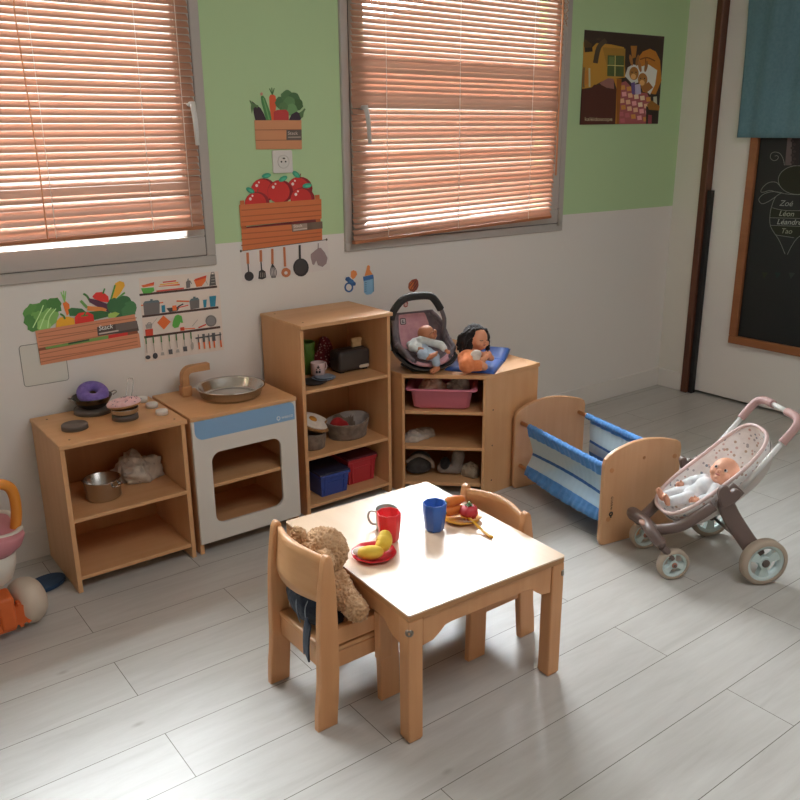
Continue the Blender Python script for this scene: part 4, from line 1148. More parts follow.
b = MB().tube(spline([bc + Vector((-.05 * ux, -.05 * uy, .055)) + Vector((-nx * .03, -ny * .03, 0)), bc + Vector((-nx * .035, -ny * .035, .088)), bc + Vector((.052 * ux, .052 * uy, .062)) - Vector((nx * .028, ny * .028, 0)), bc + Vector((.058 * ux, .058 * uy, .03)) - Vector((nx * .02, ny * .02, 0))], 6), .008, 8)
obj('trim_band', b, cloth('#a3968a', '#8d8074', 200, .4), t)
t = thing('doll_boot', 'grey soft doll boot with dark lining standing on the lowest shelf of the corner unit', 'boot', (*ap(.185, .11), .0525))
q = Vector((*ap(.185, .105), .0525))
U3, N3 = Vector((ux, uy, 0)), Vector((nx, ny, 0))
voxel('boot_body', [('c', q + Vector((0, 0, .026)) - U3 * .03, .024, q + Vector((0, 0, .026)) + U3 * .03, .026), ('c', q + U3 * .028 + Vector((0, 0, .03)), .026, q + U3 * .038 + Vector((0, 0, .085)), .027)], cloth('#938a84', '#7d746e', 250, .5), t, .004, 5)
b = MB().ball(q - U3 * .018 - N3 * .012 + Vector((0, 0, .050)), (.022, .020, .028))
obj('lining', b, cloth('#2c2928', '#232020', 250, .5), t)
crumple('doll_shoe', 'small beige slipper at the right of the lowest shelf of the corner unit', 'shoe', (*ap(.272, .10), .0525), (.032, .042, .050), cloth('#b3a48f', '#9c8c78', 250, .4), 12, amp=.22)

# ================================================================== ON THE CORNER UNIT
# blue doll mattress
MA = Vector((2.168, 2.283, 0)); MBk = Vector((2.436, 2.437, 0))
e1 = Vector((.82, .57, 0)).normalized(); e2 = Vector((-e1.y, e1.x, 0))
MM = frame((MA.x, MA.y, CH_ + .0005), e1)
t = thing('blue_mat', 'shiny blue folding doll mat lying on the corner unit under the dark-haired doll', 'mat', MM @ Vector((.15, .1, 0)))
BLU = paint('#4a6fc2', .38)
def mat_pad(s0, s1, d0, d1, th, lift):
    def f(u, v):
        x, y = s0 + (s1 - s0) * u, d0 + (d1 - d0) * v
        e = min(u, 1 - u, v, 1 - v)
        return MM @ Vector((x, y, lift(x, y) + th * min(1, (e / .09) ** .5)))
    def g(u, v):
        x, y = s0 + (s1 - s0) * u, d0 + (d1 - d0) * v
        return MM @ Vector((x, y, lift(x, y)))
    b = MB().grid(f, 28, 20); b.grid(lambda u, v: g(v, u), 20, 28)
    return b
ML = .326
obj('pad', mat_pad(0, .205, 0, .205, .013, lambda x, y: 0), BLU, t, weld=.0004)
obj('pad', mat_pad(.2055, ML, 0, .205, .011, lambda x, y: .016 * max(0, (x - .2055) / .09) ** 1.5), BLU, t, weld=.0004)

def doll_face(t, head, c, r, fwd, up, eye='#2b2522', closed=False):
    """eyes and mouth set on a head of radius r"""
    M = frame(c, fwd, up)
    for s in (-1, 1):
        p = M @ Vector((r * .86, s * r * .36, r * .02))
        if closed:
            b = MB().tube(spline([M @ Vector((r * .90, s * r * .20, -r * .02)), M @ Vector((r * .90, s * r * .36, -r * .08)), M @ Vector((r * .80, s * r * .54, -r * .02))], 5), r * .025, 6)
            obj('eyelash', b, paint('#4a2f26', .6), head)
        else:
            e = obj('eye', MB().ball(p, (r * .10, r * .13, r * .12), rot=M.to_3x3(), sub=2), paint('#d9d2cc', .25), head)
            obj('eye_iris', MB().ball(M @ Vector((r * .93, s * r * .35, r * .02)), (r * .055, r * .085, r * .09), rot=M.to_3x3(), sub=2), paint(eye, .2), head)
    b = MB().tube(spline([M @ Vector((r * .84, -r * .17, -r * .43)), M @ Vector((r * .90, 0, -r * .46)), M @ Vector((r * .84, r * .17, -r * .43))], 5), [r * .02] + [r * .055] * 9 + [r * .02], 8)
    obj('mouth', b, paint('#b0605a', .5), head)
def head_prims(c, r, fwd, up):
    M = frame(c, fwd, up); R = M.to_3x3()
    P = [('e', M @ Vector((-r * .08, 0, r * .12)), (r * 1.0, r * .92, r * .98), R), ('e', M @ Vector((r * .15, 0, -r * .38)), (r * .78, r * .72, r * .62), R)]
    P.append(('e', M @ Vector((r * .98, 0, -r * .18)), (r * .14, r * .13, r * .13), R))
    for s in (-1, 1):
        P.append(('e', M @ Vector((r * .60, s * r * .42, -r * .32)), (r * .34, r * .30, r * .30), R))
        P.append(('e', M @ Vector((-r * .05, s * r * .93, -r * .08)), (r * .17, r * .11, r * .22), R))
    P.append(('e', M @ Vector((r * .74, 0, -r * .66)), (r * .22, r * .22, r * .17), R))
    return P
def hand_prims(w, d, side, s=1.0):
    """palm, four unequal curled fingers and a thumb, from the wrist w along d"""
    M = frame(w, d, side); P = [('c', M @ Vector((0, 0, 0)), .0075 * s, M @ Vector((.012 * s, 0, 0)), .0085 * s)]
    for k, (yy, L) in enumerate(((-.0082, .010), (-.0028, .0125), (.0028, .0120), (.0082, .009))):
        a = M @ Vector((.016 * s, yy * s, 0)); m_ = M @ Vector(((.016 + L * .6) * s, yy * 1.1 * s, .001 * s)); e_ = M @ Vector(((.016 + L) * s, yy * 1.1 * s, -.0035 * s))
        P += [('c', a, .0030 * s, m_, .0028 * s), ('c', m_, .0028 * s, e_, .0024 * s)]
    P += [('c', M @ Vector((.004 * s, .007 * s, 0)), .0036 * s, M @ Vector((.013 * s, .0165 * s, -.002 * s)), .0028 * s)]
    return P
def foot_prims(a, d, up, s=1.0):
    M = frame(a, d, up)
    P = [('c', M @ Vector((-.006 * s, 0, 0)), .0105 * s, M @ Vector((.020 * s, 0, -.001 * s)), .0095 * s)]
    for k in range(5): P.append(('e', M @ Vector(((.029 - .0016 * k) * s, (.0075 - .0038 * k) * s, .001 * s)), (.0036 if k else .0046) * s))
    return P
SKIN_D = paint('#bd7a56', .5); SKIN_O = paint('#e39c78', .5); SKIN_L = paint('#dba083', .5)

# --- dark-haired doll lying on the mat
hd = Vector((2.182, 2.400, .626)); hf, hu = Vector((.08, -.93, .10)), Vector((.12, .0, 1))
t = thing('doll', 'dark-haired doll in an orange top lying on the blue mat', 'doll', (2.13, 2.38, .525))
pr = head_prims(hd, .0445, hf, hu)
pr += [('c', (2.150, 2.395, .565), .020, (2.165, 2.400, .590), .017), ('e', (2.112, 2.378, .562), (.042, .036, .034)), ('c', (2.105, 2.370, .558), .036, (2.078, 2.345, .548), .030)]
pr += [('c', (2.165, 2.372, .572), .016, (2.215, 2.352, .553), .013), ('c', (2.215, 2.352, .553), .013, (2.180, 2.325, .572), .011)]
pr += hand_prims((2.176, 2.323, .574), (-.7, .1, .35), (0, -1, .4), 1.0)
pr += [('c', (2.120, 2.345, .570), .015, (2.135, 2.318, .560), .012), ('c', (2.135, 2.318, .560), .012, (2.158, 2.318, .576), .010)]
pr += hand_prims((2.160, 2.318, .578), (.7, .1, .25), (0, -1, .4), .95)
pr += [('c', (2.105, 2.350, .550), .024, (2.122, 2.362, .550), .018), ('c', (2.122, 2.362, .550), .018, (2.138, 2.375, .548), .014)] + foot_prims((2.142, 2.381, .548), (.5, .6, .4), (0, -.4, 1), 1.1)
pr += [('c', (2.100, 2.330, .546), .024, (2.125, 2.310, .545), .019), ('c', (2.125, 2.310, .545), .019, (2.128, 2.300, .543), .016)]
body = voxel('body', pr, SKIN_O, t, .0022, 3)
doll_face(t, body, hd, .0445, hf, hu, closed=True)
voxel('orange_top', [('e', (2.111, 2.374, .563), (.044, .039, .037)), ('c', (2.104, 2.366, .560), .0385, (2.076, 2.340, .550), .0335), ('c', (2.100, 2.332, .548), .0265, (2.116, 2.316, .546), .0225)], cloth('#e98e5e', '#de7f4e', 400, .4), t, .003, 3)
voxel('white_bib', [('e', (2.122, 2.340, .584), (.028, .013, .020)), ('e', (2.112, 2.329, .566), (.026, .012, .018))], cloth('#e6d8cc', '#d8c9bc', 300, .4), t, .0025, 3)
Mh = frame(hd, hf, hu); Rh = Mh.to_3x3()
hp = [('e', Mh @ Vector((-.018, 0, .012)), (.043, .054, .050), Rh), ('e', Mh @ Vector((-.010, 0, .038)), (.034, .042, .015), Rh), ('e', Mh @ Vector((-.020, -.040, -.018)), (.028, .026, .040), Rh)]
rd = random.Random(9)
for k in range(70):
    a = rd.uniform(-2.2, 2.2)
    side = 1 if a > 0 else -1
    s0 = Mh @ Vector((-.014 - .026 * math.cos(a) + .012, .043 * math.sin(a), .030 + rd.uniform(-.02, .008)))
    dwn = Mh.to_3x3() @ Vector((-.020 + rd.uniform(-.012, .010), math.sin(a) * .030 + rd.uniform(-.008, .008), -.055 + rd.uniform(-.018, .018)))
    m_ = s0 + dwn * .5 + Mh.to_3x3() @ Vector((-.008, side * .012, 0))
    e_ = s0 + dwn
    for p in (m_, e_): p.z = max(p.z, .535)
    hp += [('c', s0, .0085, m_, .0075), ('c', m_, .0075, e_, .004)]
voxel('hair', hp, cloth('#2a2322', '#1c1716', 300, .6), t, .003, 1, disp=(.004, 140))

# --- doll car seat with its doll
SO = Vector((2.03, 2.54, CH_)); SU = Vector((.88, -.47, 0)).normalized(); SV = Vector((.47, .88, 0)).normalized()
MS0 = Matrix((SU, SV, Vector((0, 0, 1)))).transposed().to_4x4(); MS0.translation = SO   # x right, y away, z up
MS = MS0 @ Matrix.Rotation(math.radians(16), 4, 'Z')
t = thing('doll_car_seat', 'pink and grey doll car seat with black carrying handle on the corner unit', 'car seat', SO)
GREY = cloth('#7d7378', '#6a6166', 300, .5); PINK = cloth('#dba7ad', '#cf979f', 300, .5, spots=(60, .18, ('#d3a3a8', '#b8808a', '#cf9aa0'))); CHAR = cloth('#45413f', '#3a3634', 300, .4)
cx = -.014
def shell(hw, yb, yf, zb, zt, inset=0):
    """bucket: side wings rise from the front lip to the back rest"""
    def f(u, v):
        a = (u - .5) * 2            # -1 right wing .. 0 front?  runs round the bucket
        return None
    return f
# outer bucket as a swept section: stations from the front lip (s=0) over the seat to the top of the back rest (s=1)
def st(s):
    spine = [(-.105, .030), (-.085, .022), (-.02, .020), (.045, .040), (.085, .100), (.106, .162), (.116, .198)]
    P = spline(spine, 8); return P[min(len(P) - 1, int(s * (len(P) - 1) + .5))]
def bucket(u, v, grow=0):
    s = u
    y, z = st(s)
    a = (v - .5) * PI * 1.06
    wing = .030 + .060 * math.sin(PI * min(1, max(0, s * 1.05))) ** .8
    hw = .098 + .016 * math.sin(PI * s) - (.012 * max(0, s - .75) / .25) - .018 * max(0, .15 - s) / .15
    P0, P1 = st(max(0, s - .04)), st(min(1, s + .04))
    ty, tz = P1[0] - P0[0], P1[1] - P0[1]; l = math.hypot(ty, tz); ny_, nz_ = -tz / l, ty / l
    lift = wing * (1 - math.cos(a)) * .9
    return MS @ Vector((cx + (hw + grow) * math.sin(a), y + ny_ * (lift - grow), z + nz_ * (lift - grow)))
def pad_mi(u, v):
    if abs(v - .5) < .24 and (u > .56): return 1
    if u < .24 and abs(v - .5) < .40: return 1
    return 0
b = MB().grid(lambda u, v: bucket(u, v), 36, 26, mif=pad_mi)
obj('seat_pad', b, [GREY, PINK], t, solid=.013)
b = MB().grid(lambda u, v: bucket(.02 + u * .9, .08 + v * .84, .014), 30, 22)
obj('outer_shell', b, CHAR, t, solid=.004)
b = MB()
rim = [bucket(k / 24, 0) for k in range(25)] + [bucket(1, k / 14) for k in range(1, 15)] + [bucket(1 - k / 24, 1) for k in range(1, 25)]
b.tube(rim, .0085, 8)
obj('rim_roll', b, GREY, t)
b = MB().box(-.07 + cx, .07 + cx, -.055, .065, .0008, .012, bev=.005, M=MS)
obj('rocker_base', b, CHAR, t)
hp_ = [(-.122, .02, .150), (-.134, .015, .205), (-.126, .01, .238), (-.097, .005, .276), (-.062, 0, .290), (.012, 0, .288), (.040, 0, .268), (.064, .0, .230)]
pts = [MS @ Vector((x * 1.06, y, z)) for x, y, z in hp_]
obj('handle_grip', MB().tube(spline(pts[1:], 5), .0150, 12), paint('#2b2827', .7), t)
b = MB().tube(spline([MS @ Vector(p) for p in ((.060, 0, .246), (.076, .0, .215), (.088, .005, .180), (.087, .01, .120), (.092, .015, .085))], 5), .0085, 10, flat=(SV, 1.5))
obj('handle_arm', b, paint('#6f686a', .5), t)
b = MB().tube(spline([MS @ Vector(p) for p in ((-.130, .012, .225), (-.132, .015, .17), (-.122, .02, .085))], 5), .0085, 10)
obj('handle_arm', b, paint('#6f686a', .5), t)
for s in (-1, 1): obj('pivot', MB().lathe([(.017, -.006), (.017, .006), (.012, .010), (0, .010)], MS @ Vector((cx + s * .107, .015, .088)), 20, axis=SU * s), paint('#57514f', .5), t)
b = MB().box(-.072, -.050, .110, .1115, .186, .207, bev=.0005, M=MS).box(-.0665, -.0555, .1085, .110, .191, .202, M=MS, mi=1)
b = MB()
Ml = MS @ Matrix.Translation((-.058, .086, .176)) @ Matrix.Rotation(-.30, 4, 'X')
b.prism([Ml @ Vector((x, 0, z)) for x, z in rrect(-.013, -.013, .013, .013, .005)], Ml.to_3x3() @ Vector((0, .001, 0)), mi=0)
b.prism([Ml @ Vector((x, -.0003, z)) for x, z in rrect(-.010, -.010, .010, .010, .003)], Ml.to_3x3() @ Vector((0, .0005, 0)), mi=1)
for q in (rrect(-.006, -.006, .006, -.003, .0008), rrect(-.006, -.001, .002, .002, .0008), rrect(-.003, .003, .001, .006, .0008)): b.prism([Ml @ Vector((x, -.0006, z)) for x, z in q], Ml.to_3x3() @ Vector((0, .0003, 0)), mi=0)
obj('label_patch', b, [paint('#2d2a2b', .6), paint('#cbbfbc', .6)], t)
# the doll in it
t = thing('doll', 'bald brown-skinned baby doll in pale blue clothes slumped in the car seat', 'doll', MS @ Vector((0, -.04, .045)))
V = lambda x, y, z: MS0 @ Vector((x, y - .017, z + .021))
hc = V(.004, -.004, .118); hf2 = (SU * .45 - SV * .75 + Vector((0, 0, .55))).normalized(); hu2 = (SV * .3 + Vector((0, 0, .5)) - SU * .72).normalized()
pr = head_prims(hc, .036, hf2, hu2)
pr += [('c', V(-.02, -.005, .090), .018, V(-.004, .0, .100), .016), ('e', V(-.032, -.012, .078), (.030, .030, .026)), ('c', V(-.03, -.02, .070), .028, V(-.020, -.055, .058), .024)]
pr += [('c', V(-.02, -.06, .058), .020, V(-.035, -.095, .060), .016), ('c', V(-.035, -.095, .060), .015, V(-.012, -.105, .052), .012)] + foot_prims(V(-.008, -.108, .052), SU * .95 + Vector((0, 0, .28)), -SV, 1.15)
pr += [('c', V(-.005, -.06, .056), .020, V(.016, -.098, .048), .016), ('c', V(.016, -.098, .048), .015, V(.020, -.112, .012), .012)] + foot_prims(V(.018, -.116, .004), -SU * .75 - SV * .6 - Vector((0, 0, .15)), Vector((0, 0, 1)) - SV * .1, 1.15)
pr += [('c', V(-.05, -.025, .090), .013, V(-.066, -.060, .078), .011), ('c', V(-.066, -.060, .078), .010, V(-.05, -.075, .078), .009)] + hand_prims(V(-.048, -.077, .079), SU - SV * .2, Vector((0, 0, 1)), .9)
pr += [('c', V(.012, -.03, .088), .013, V(.050, -.045, .078), .011), ('c', V(.050, -.045, .078), .010, V(.062, -.06, .068), .009)] + hand_prims(V(.064, -.062, .066), SU * .4 - SV * .7 - Vector((0, 0, .3)), Vector((0, 0, 1)), .9)
body = voxel('body', pr, SKIN_D, t, .0022, 3)
doll_face(t, body, hc, .036, hf2, hu2, closed=True)
voxel('jacket', [('e', V(-.032, -.014, .080), (.037, .034, .031)), ('c', V(-.05, -.022, .092), .0185, V(-.068, -.060, .080), .0165), ('c', V(-.068, -.060, .080), .016, V(-.056, -.074, .079), .0135), ('c', V(-.03, -.03, .104), .015, V(.050, -.045, .082), .0165), ('c', V(.05, -.045, .082), .0165, V(.060, -.057, .071), .0145), ('c', V(-.07, -.03, .085), .016, V(-.04, -.05, .075), .02)], cloth('#dbdeda', '#c6c9c6', 300, .5), t, .0028, 3)
voxel('trousers', [('c', V(-.03, -.022, .068), .030, V(-.018, -.056, .058), .0275), ('c', V(-.02, -.06, .058), .0245, V(-.036, -.096, .060), .0195), ('c', V(-.036, -.096, .060), .0185, V(-.020, -.103, .055), .0165), ('c', V(-.005, -.06, .056), .0245, V(.016, -.099, .048), .0195), ('c', V(.016, -.099, .048), .0185, V(.0195, -.110, .025), .0165)], cloth('#b4c2d0', '#9fb0c2', 300, .5), t, .0028, 3)
# ================================================================== DOLL CRADLE
ND = Vector((2.159, 1.714, 0)); HDp = Vector((2.280, 2.282, 0))
cu = Vector((.986, -.168, 0)); ca = (HDp - ND).normalized(); CL = (HDp - ND).length
t = thing('doll_cradle', 'wooden doll cradle with blue fabric sling standing before the corner unit', 'cradle', ND + cu * .175 + ca * .3)
PLY = wood('#d6a880', '#c8966b', 'z', rough=.4)
pp = [(.0, .022), (.006, .006), (.022, 0), (.335, 0), (.350, .006), (.356, .022), (.356, .315), (.350, .333), (.335, .343)]
arc = spline([(.335, .343), (.25, .366), (.155, .374), (.07, .360), (.022, .341)], 5)
pp += [tuple(p) for p in arc[1:]] + [(.006, .328), (0, .308)]
def cpt(u, a, z): return ND + cu * u + ca * a + Vector((0, 0, z))
for a, nm in ((-.001, 'foot_panel'), (CL - .015, 'head_panel')):
    obj(nm, MB().prism([cpt(u, a, z) for u, z in pp], ca * .018, bev=.004, seg=2), PLY, t)
RAILS = [(.032, .285), (.324, .285), (.032, .100), (.324, .100)]
for u, z in RAILS: obj('rail', MB().tube([cpt(u, -.004, z), cpt(u, CL + .004, z)], .0085, 12), wood('#cf9563', '#bd804d', 'y'), t)
for u, z in RAILS + [(.178, .305)]:
    obj('dowel_cap', MB().lathe([(.0065, 0), (.0065, .0012), (.003, .002), (0, .002)], cpt(u if u != .178 else .178, -.0012, z), 14, axis=-ca), paint('#b07a4c', .5), t)
fa0, fa1 = .016, CL - .072
BLUE1, BLUE2, PALE, LINE = cloth('#5b93d2', '#4f86c6', 400, .4), cloth('#5f97d6', '#558dcc', 400, .4), sheer('#bad5e2', .80), cloth('#3b6aa6', '#335f9a', 400, .3)
# section: over the near top rail, down inside, under the bottom rails, up to the far top rail
sec = [(.020, .287), (.022, .262), (.030, .222), (.034, .185), (.030, .150), (.017, .116), (.014, .090), (.032, .080), (.178, .074), (.324, .080), (.342, .090), (.340, .116), (.328, .150), (.322, .185), (.326, .222), (.334, .262), (.337, .287)]
S2 = spline([(u, z) for u, z in sec], 6)
def sling(u, v):
    k = v * (len(S2) - 1); i = min(int(k), len(S2) - 2); q = S2[i].lerp(S2[i + 1], k - i)
    a = fa0 + (fa1 - fa0) * u
    # ends pinch in between the rails
    side = abs(q.x - .178) / .16
    mid = max(0, 1 - abs(q.y - .19) / .095) * (1 if side > .7 else 0)
    pin = .028 * mid
    a = fa0 + pin + (fa1 - fa0 - 2 * pin) * u
    band = 1 if (q.y > .245 or q.y < .125) else .25
    w = .0016 * band * math.sin(u * 95 + 5 * math.sin(v * 9)) + .0016 * band * math.sin(u * 41 + v * 13)
    sag = .012 * math.sin(PI * u) * (1 if q.y < .125 else 0)
    bulge = .014 * math.sin(PI * u) * mid
    x = q.x + (w + bulge) * (1 if q.x > .178 else -1) * -1 * (1 if side > .7 else 0)
    return cpt(x, a, q.y - sag + (w if side <= .7 else 0))
def sling_mi(u, v):
    k = v * (len(S2) - 1); q = S2[int(k)]
    if q.y > .250: return 0
    if q.y < .128: return 0 if q.y > .112 else 1
    if .176 < q.y < .190: return 3
    return 2
for u, z in RAILS[:2]:
    n_ = 90
    rr_ = [.0118 + .0016 * math.sin(k * 1.9) + .0010 * math.sin(k * .83 + u * 20) for k in range(n_ + 1)]
    obj('rail_sleeve', MB().tube([cpt(u, fa0 + (fa1 - fa0) * k / n_, z) for k in range(n_ + 1)], rr_, 12), BLUE1, t)
obj('fabric_sling', MB().grid(sling, 110, 96, mif=sling_mi), [BLUE1, BLUE2, PALE, LINE], t)
# logo on the near panel, reading upwards
b = MB()
for fc in text_faces('wesco'):
    b.poly([cpt(.048 - q[1] * .020, -.0014, .105 + q[0] * .020 + .028) for q in fc])
b.tube([cpt(.043 + .0065 * math.cos(k * PI / 8), -.0014, .118 + .0065 * math.sin(k * PI / 8)) for k in range(16)], .0026, 6, closed=True)
b.ball(cpt(.043, -.0014, .106), .0034, sub=1)
b.bm.normal_update()
for f in b.bm.faces:
    if len(f.verts) > 4 and f.normal.dot(ca) > 0: f.normal_flip()
obj('printed_logo', b, paint('#2b2522', .6), t)

# ================================================================== DOLL STROLLER
SOr = Vector((2.381, 1.224, 0)); SF = Vector((-.874, .486, 0)).normalized(); SA = Vector((.486, .874, 0)).normalized()
MP = Matrix((SF, SA, Vector((0, 0, 1)))).transposed().to_4x4(); MP.translation = SOr
V = lambda f, a, z: MP @ Vector((f, a, z))
CEN = .172
t = thing('doll_stroller', 'white patterned doll stroller with pink grips beside the cradle', 'stroller', V(.13, CEN, 0))
FRM = paint('#6d5b55', .45); TYRE = paint('#b0a08f', .6); HUB = paint('#c6d6d4', .4)
def wheel(f, a, R, w, big):
    c = V(f, a, R)
    ty = obj('wheel', MB().lathe([(R * .80, -w / 2), (R * .93, -w / 2), (R, -w * .3), (R, w * .3), (R * .93, w / 2), (R * .80, w / 2), (R * .80, -w / 2)], c, 40, axis=SA, cap0=False, cap1=False), TYRE, t)
    b = MB().lathe([(R * .81, -w * .36), (R * .81, w * .36), (R * .66, w * .36), (R * .66, -w * .36), (R * .81, -w * .36)], c, 40, axis=SA, cap0=False, cap1=False)
    X, Z = SF, Vector((0, 0, 1))
    for k in range(3):
        an = 2 * PI * k / 3 + .5 + f * 3
        w0, w1 = .62, .34
        P = [(R * .18, -w0), (R * .72, -w1), (R * .74, 0), (R * .72, w1), (R * .18, w0)]
        b.prism([c + X * (r_ * math.cos(an + d)) + Z * (r_ * math.sin(an + d)) - SA * w * .28 for r_, d in P], SA * w * .56)
    b.lathe([(R * .26, -w * .40), (R * .26, w * .40)], c, 24, axis=SA)
    obj('spokes', b, HUB, ty)
    obj('hub_cap', MB().lathe([(R * .17, 0), (R * .17, w * .08), (R * .1, w * .14), (0, w * .14)], c - SA * w * .40, 20, axis=-SA), paint('#5f534e', .5) if big else paint('#b8806c', .5), ty)
wheel(.008, -.002, .078, .036, True); wheel(.008, .348, .078, .036, True)
wheel(.278, .072, .053, .030, False); wheel(.280, .292, .053, .030, False)
# seat shell
RC = Vector((.122, CEN, .330)); RD = Vector((-.322, 0, .243)).normalized(); RN = Vector((.243, 0, .322)).normalized()
HL, HWd = .208, .104
def sh(u, r, grow=0):
    a = 2 * PI * u
    e = 2 / 3.0
    ca_, sa_ = math.cos(a), math.sin(a)
    x = math.copysign(abs(ca_) ** e, ca_); y = math.copysign(abs(sa_) ** e, sa_)
    depth = .095 * (1 - r ** 4.5)
    ll = (HL + grow) * (r ** .55 if r > 0 else 0) ; ww = (HWd + grow) * (r ** .55 if r > 0 else 0)
    p = RC + RD * (x * ll) + Vector((0, 1, 0)) * (y * ww) - RN * (depth + grow)
    p = p + RN * (.020 * max(0, x) ** 2) * r
    return MP @ p
PATT = cloth('#f6f3f1', '#efebe8', 500, .25, spots=(62, .30, ('#8f9aa6', '#d3aea2', '#f4f1ee', '#c2ab98', '#b9b4b6', '#d8bdb6')))
b = MB().grid(lambda u, v: sh(u, 1 - v * .985), 72, 26, closed_u=True)
obj('seat_shell', b, PATT, t, solid=.004)
b = MB().tube([sh(k / 72, 1) for k in range(72)], .0062, 8, closed=True)
obj('rim_piping', b, paint('#d8bdb8', .6), t)
b = MB().grid(lambda u, v: sh(u, .93 - v * .90, .006), 60, 18, closed_u=True)
obj('shell_back', b, paint('#cfc6c1', .5), t, solid=.003)
# frame: side legs, rails, cross member, forks, axle
for a in (.050, .292):
    s = -1 if a < CEN else 1
    b = MB().tube(spline([V(.092, a, .318), V(.122, a, .285), V(.128, a, .262), V(.098, a + s * .006, .205), V(.040, a + s * .028, .118), V(.022, (.014 if s < 0 else .330), .088)], 6), .029, 14, flat=(SA, .5))
    obj('rear_leg', b, FRM, t)
    b = MB().tube(spline([V(.170, a, .262), V(.215, a - s * .012, .222), V(.265, a - s * .035, .178), V(.33, a - s * .075, .152)], 5), .018, 14)
    obj('side_rail', b, FRM, t)
    # heart-shaped hub
    hz = [(0, -.030), (.018, -.012), (.030, .006), (.027, .022), (.012, .026), (0, .015), (-.012, .026), (-.027, .022), (-.030, .006), (-.018, -.012)]
    hk = 1.32 if s < 0 else .85
    hp2 = spline([(x * hk, z * hk) for x, z in hz], 5, closed=True)
    Mr = Matrix.Rotation(-.35, 4, 'Y')
    b = MB().prism([V(.142, a + s * .014, .302) + MP.to_3x3() @ (Mr.to_3x3() @ Vector((p[0] * .95, 0, p[1] * .95))) for p in hp2], SA * s * .020, bev=.004, seg=3)
    obj('heart_hub', b, FRM, t)
b = MB().tube(spline([V(.325, .075, .128), V(.345, .105, .155), V(.338, CEN, .160), V(.345, .255, .155), V(.325, .292, .128)], 6), .020, 14)
obj('front_bar', b, FRM, t)
obj('bar_badge', MB().ball(V(.352, CEN - .02, .168), (.016, .022, .008), rot=MP.to_3x3()), paint('#b98d7c', .5), t)
for a in (.072, .292):
    b = MB().tube([V(.326, a, .142), V(.322, a, .118)], .0135, 14)
    b.tube(spline([V(.322, a, .118), V(.302, a, .098), V(.282, a, .072)], 5), [.0125] * 6 + [.010] * 5, 12, flat=(SA, 1.3))
    b.tube([V(.278, a - .021, .053), V(.278, a + .021, .053)], .0048, 10)
    obj('front_fork', b, FRM, t)
obj('rear_axle', MB().tube([V(0, -.018, .0745), V(0, .364, .0745)], .0055, 10), paint('#8f8880', .4, .6), t)
# handle
G = lambda z: .068 - .80 * (z - .332)
ha, hb = .050, .298
WT = paint('#d9d8d5', .35)
for a in (ha, hb): obj('handle_tube', MB().tube([V(G(.318), a, .318), V(G(.48), a, .48)], .0085, 12), WT, t)
obj('handle_tube', MB().tube([V(G(.536), .13, .536), V(G(.536), .22, .536)], .0085, 12), WT, t)
for a, s in ((ha, 1), (hb, -1)):
    obj('hand_grip', MB().tube(spline([V(G(.462), a, .462), V(G(.500), a, .500), V(G(.524), a + s * .008, .524), V(G(.535), a + s * .035, .535), V(G(.536), a + s * .085, .536)], 6), .0135, 14), paint('#b8938f', .55), t)
# doll in the stroller: lies along the shell, head at the handle end
t = thing('doll', 'bald pale baby doll in white pyjamas lying in the stroller seat', 'doll', V(.17, CEN, .26))
W3 = MP.to_3x3()
hc = V(0.086, CEN - .018, 0.328); hf3 = (W3 @ Vector((.62, -.50, .55))).normalized(); hu3 = (W3 @ Vector((-.55, .22, .78))).normalized()
pr = head_prims(hc, .0475, hf3, hu3)
pr += [('c', V(0.116, CEN - .018, 0.293), .018, V(0.099, CEN - .02, 0.313), .017), ('e', V(0.142, CEN - .012, 0.278), (.032, .032, .028)), ('c', V(0.139, CEN - .012, 0.276), .028, V(0.184, CEN - .004, 0.248), .026)]
for s in (-1, 1):
    pr += [('c', V(0.182, CEN + s * .016, 0.246), .021, V(0.226, CEN + s * .026, 0.246), .016), ('c', V(0.226, CEN + s * .026, 0.246), .015, V(0.272, CEN + s * .022, 0.238), .012)]
    pr += foot_prims(V(0.277, CEN + s * .022, 0.240), W3 @ Vector((.45, s * .12, .85)), W3 @ Vector((-.85, 0, .45)), 1.1)
pr += [('c', V(0.129, CEN + .024, 0.290), .014, V(0.159, CEN + .052, 0.274), .012), ('c', V(0.159, CEN + .052, 0.274), .011, V(0.194, CEN + .046, 0.268), .0095)] + hand_prims(V(0.197, CEN + .045, 0.268), W3 @ Vector((.9, -.2, .1)), W3 @ Vector((0, 1, .2)), 1.0)
pr += [('c', V(0.126, CEN - .046, 0.286), .014, V(0.152, CEN - .064, 0.263), .012), ('c', V(0.152, CEN - .064, 0.263), .011, V(0.186, CEN - .056, 0.254), .0095)] + hand_prims(V(0.189, CEN - .055, 0.253), W3 @ Vector((.9, .3, 0)), W3 @ Vector((0, 1, .2)), 1.0)
body = voxel('body', pr, SKIN_L, t, .0022, 3)
doll_face(t, body, hc, .0475, hf3, hu3, eye='#2e2a30')
cp = [('e', V(0.142, CEN - .012, 0.279), (.037, .037, .032)), ('c', V(0.139, CEN - .012, 0.277), .033, V(0.184, CEN - .004, 0.249), .0305)]
for s in (-1, 1): cp += [('c', V(0.182, CEN + s * .016, 0.247), .0255, V(0.226, CEN + s * .026, 0.247), .0205), ('c', V(0.226, CEN + s * .026, 0.247), .0195, V(0.262, CEN + s * .022, 0.240), .0170)]
cp += [('c', V(0.129, CEN + .024, 0.291), .0185, V(0.159, CEN + .052, 0.275), .0165), ('c', V(0.159, CEN + .052, 0.275), .0155, V(0.184, CEN + .047, 0.269), .0145)]
cp += [('c', V(0.126, CEN - .046, 0.287), .0185, V(0.152, CEN - .064, 0.264), .0165), ('c', V(0.152, CEN - .064, 0.264), .0155, V(0.176, CEN - .058, 0.256), .0145)]
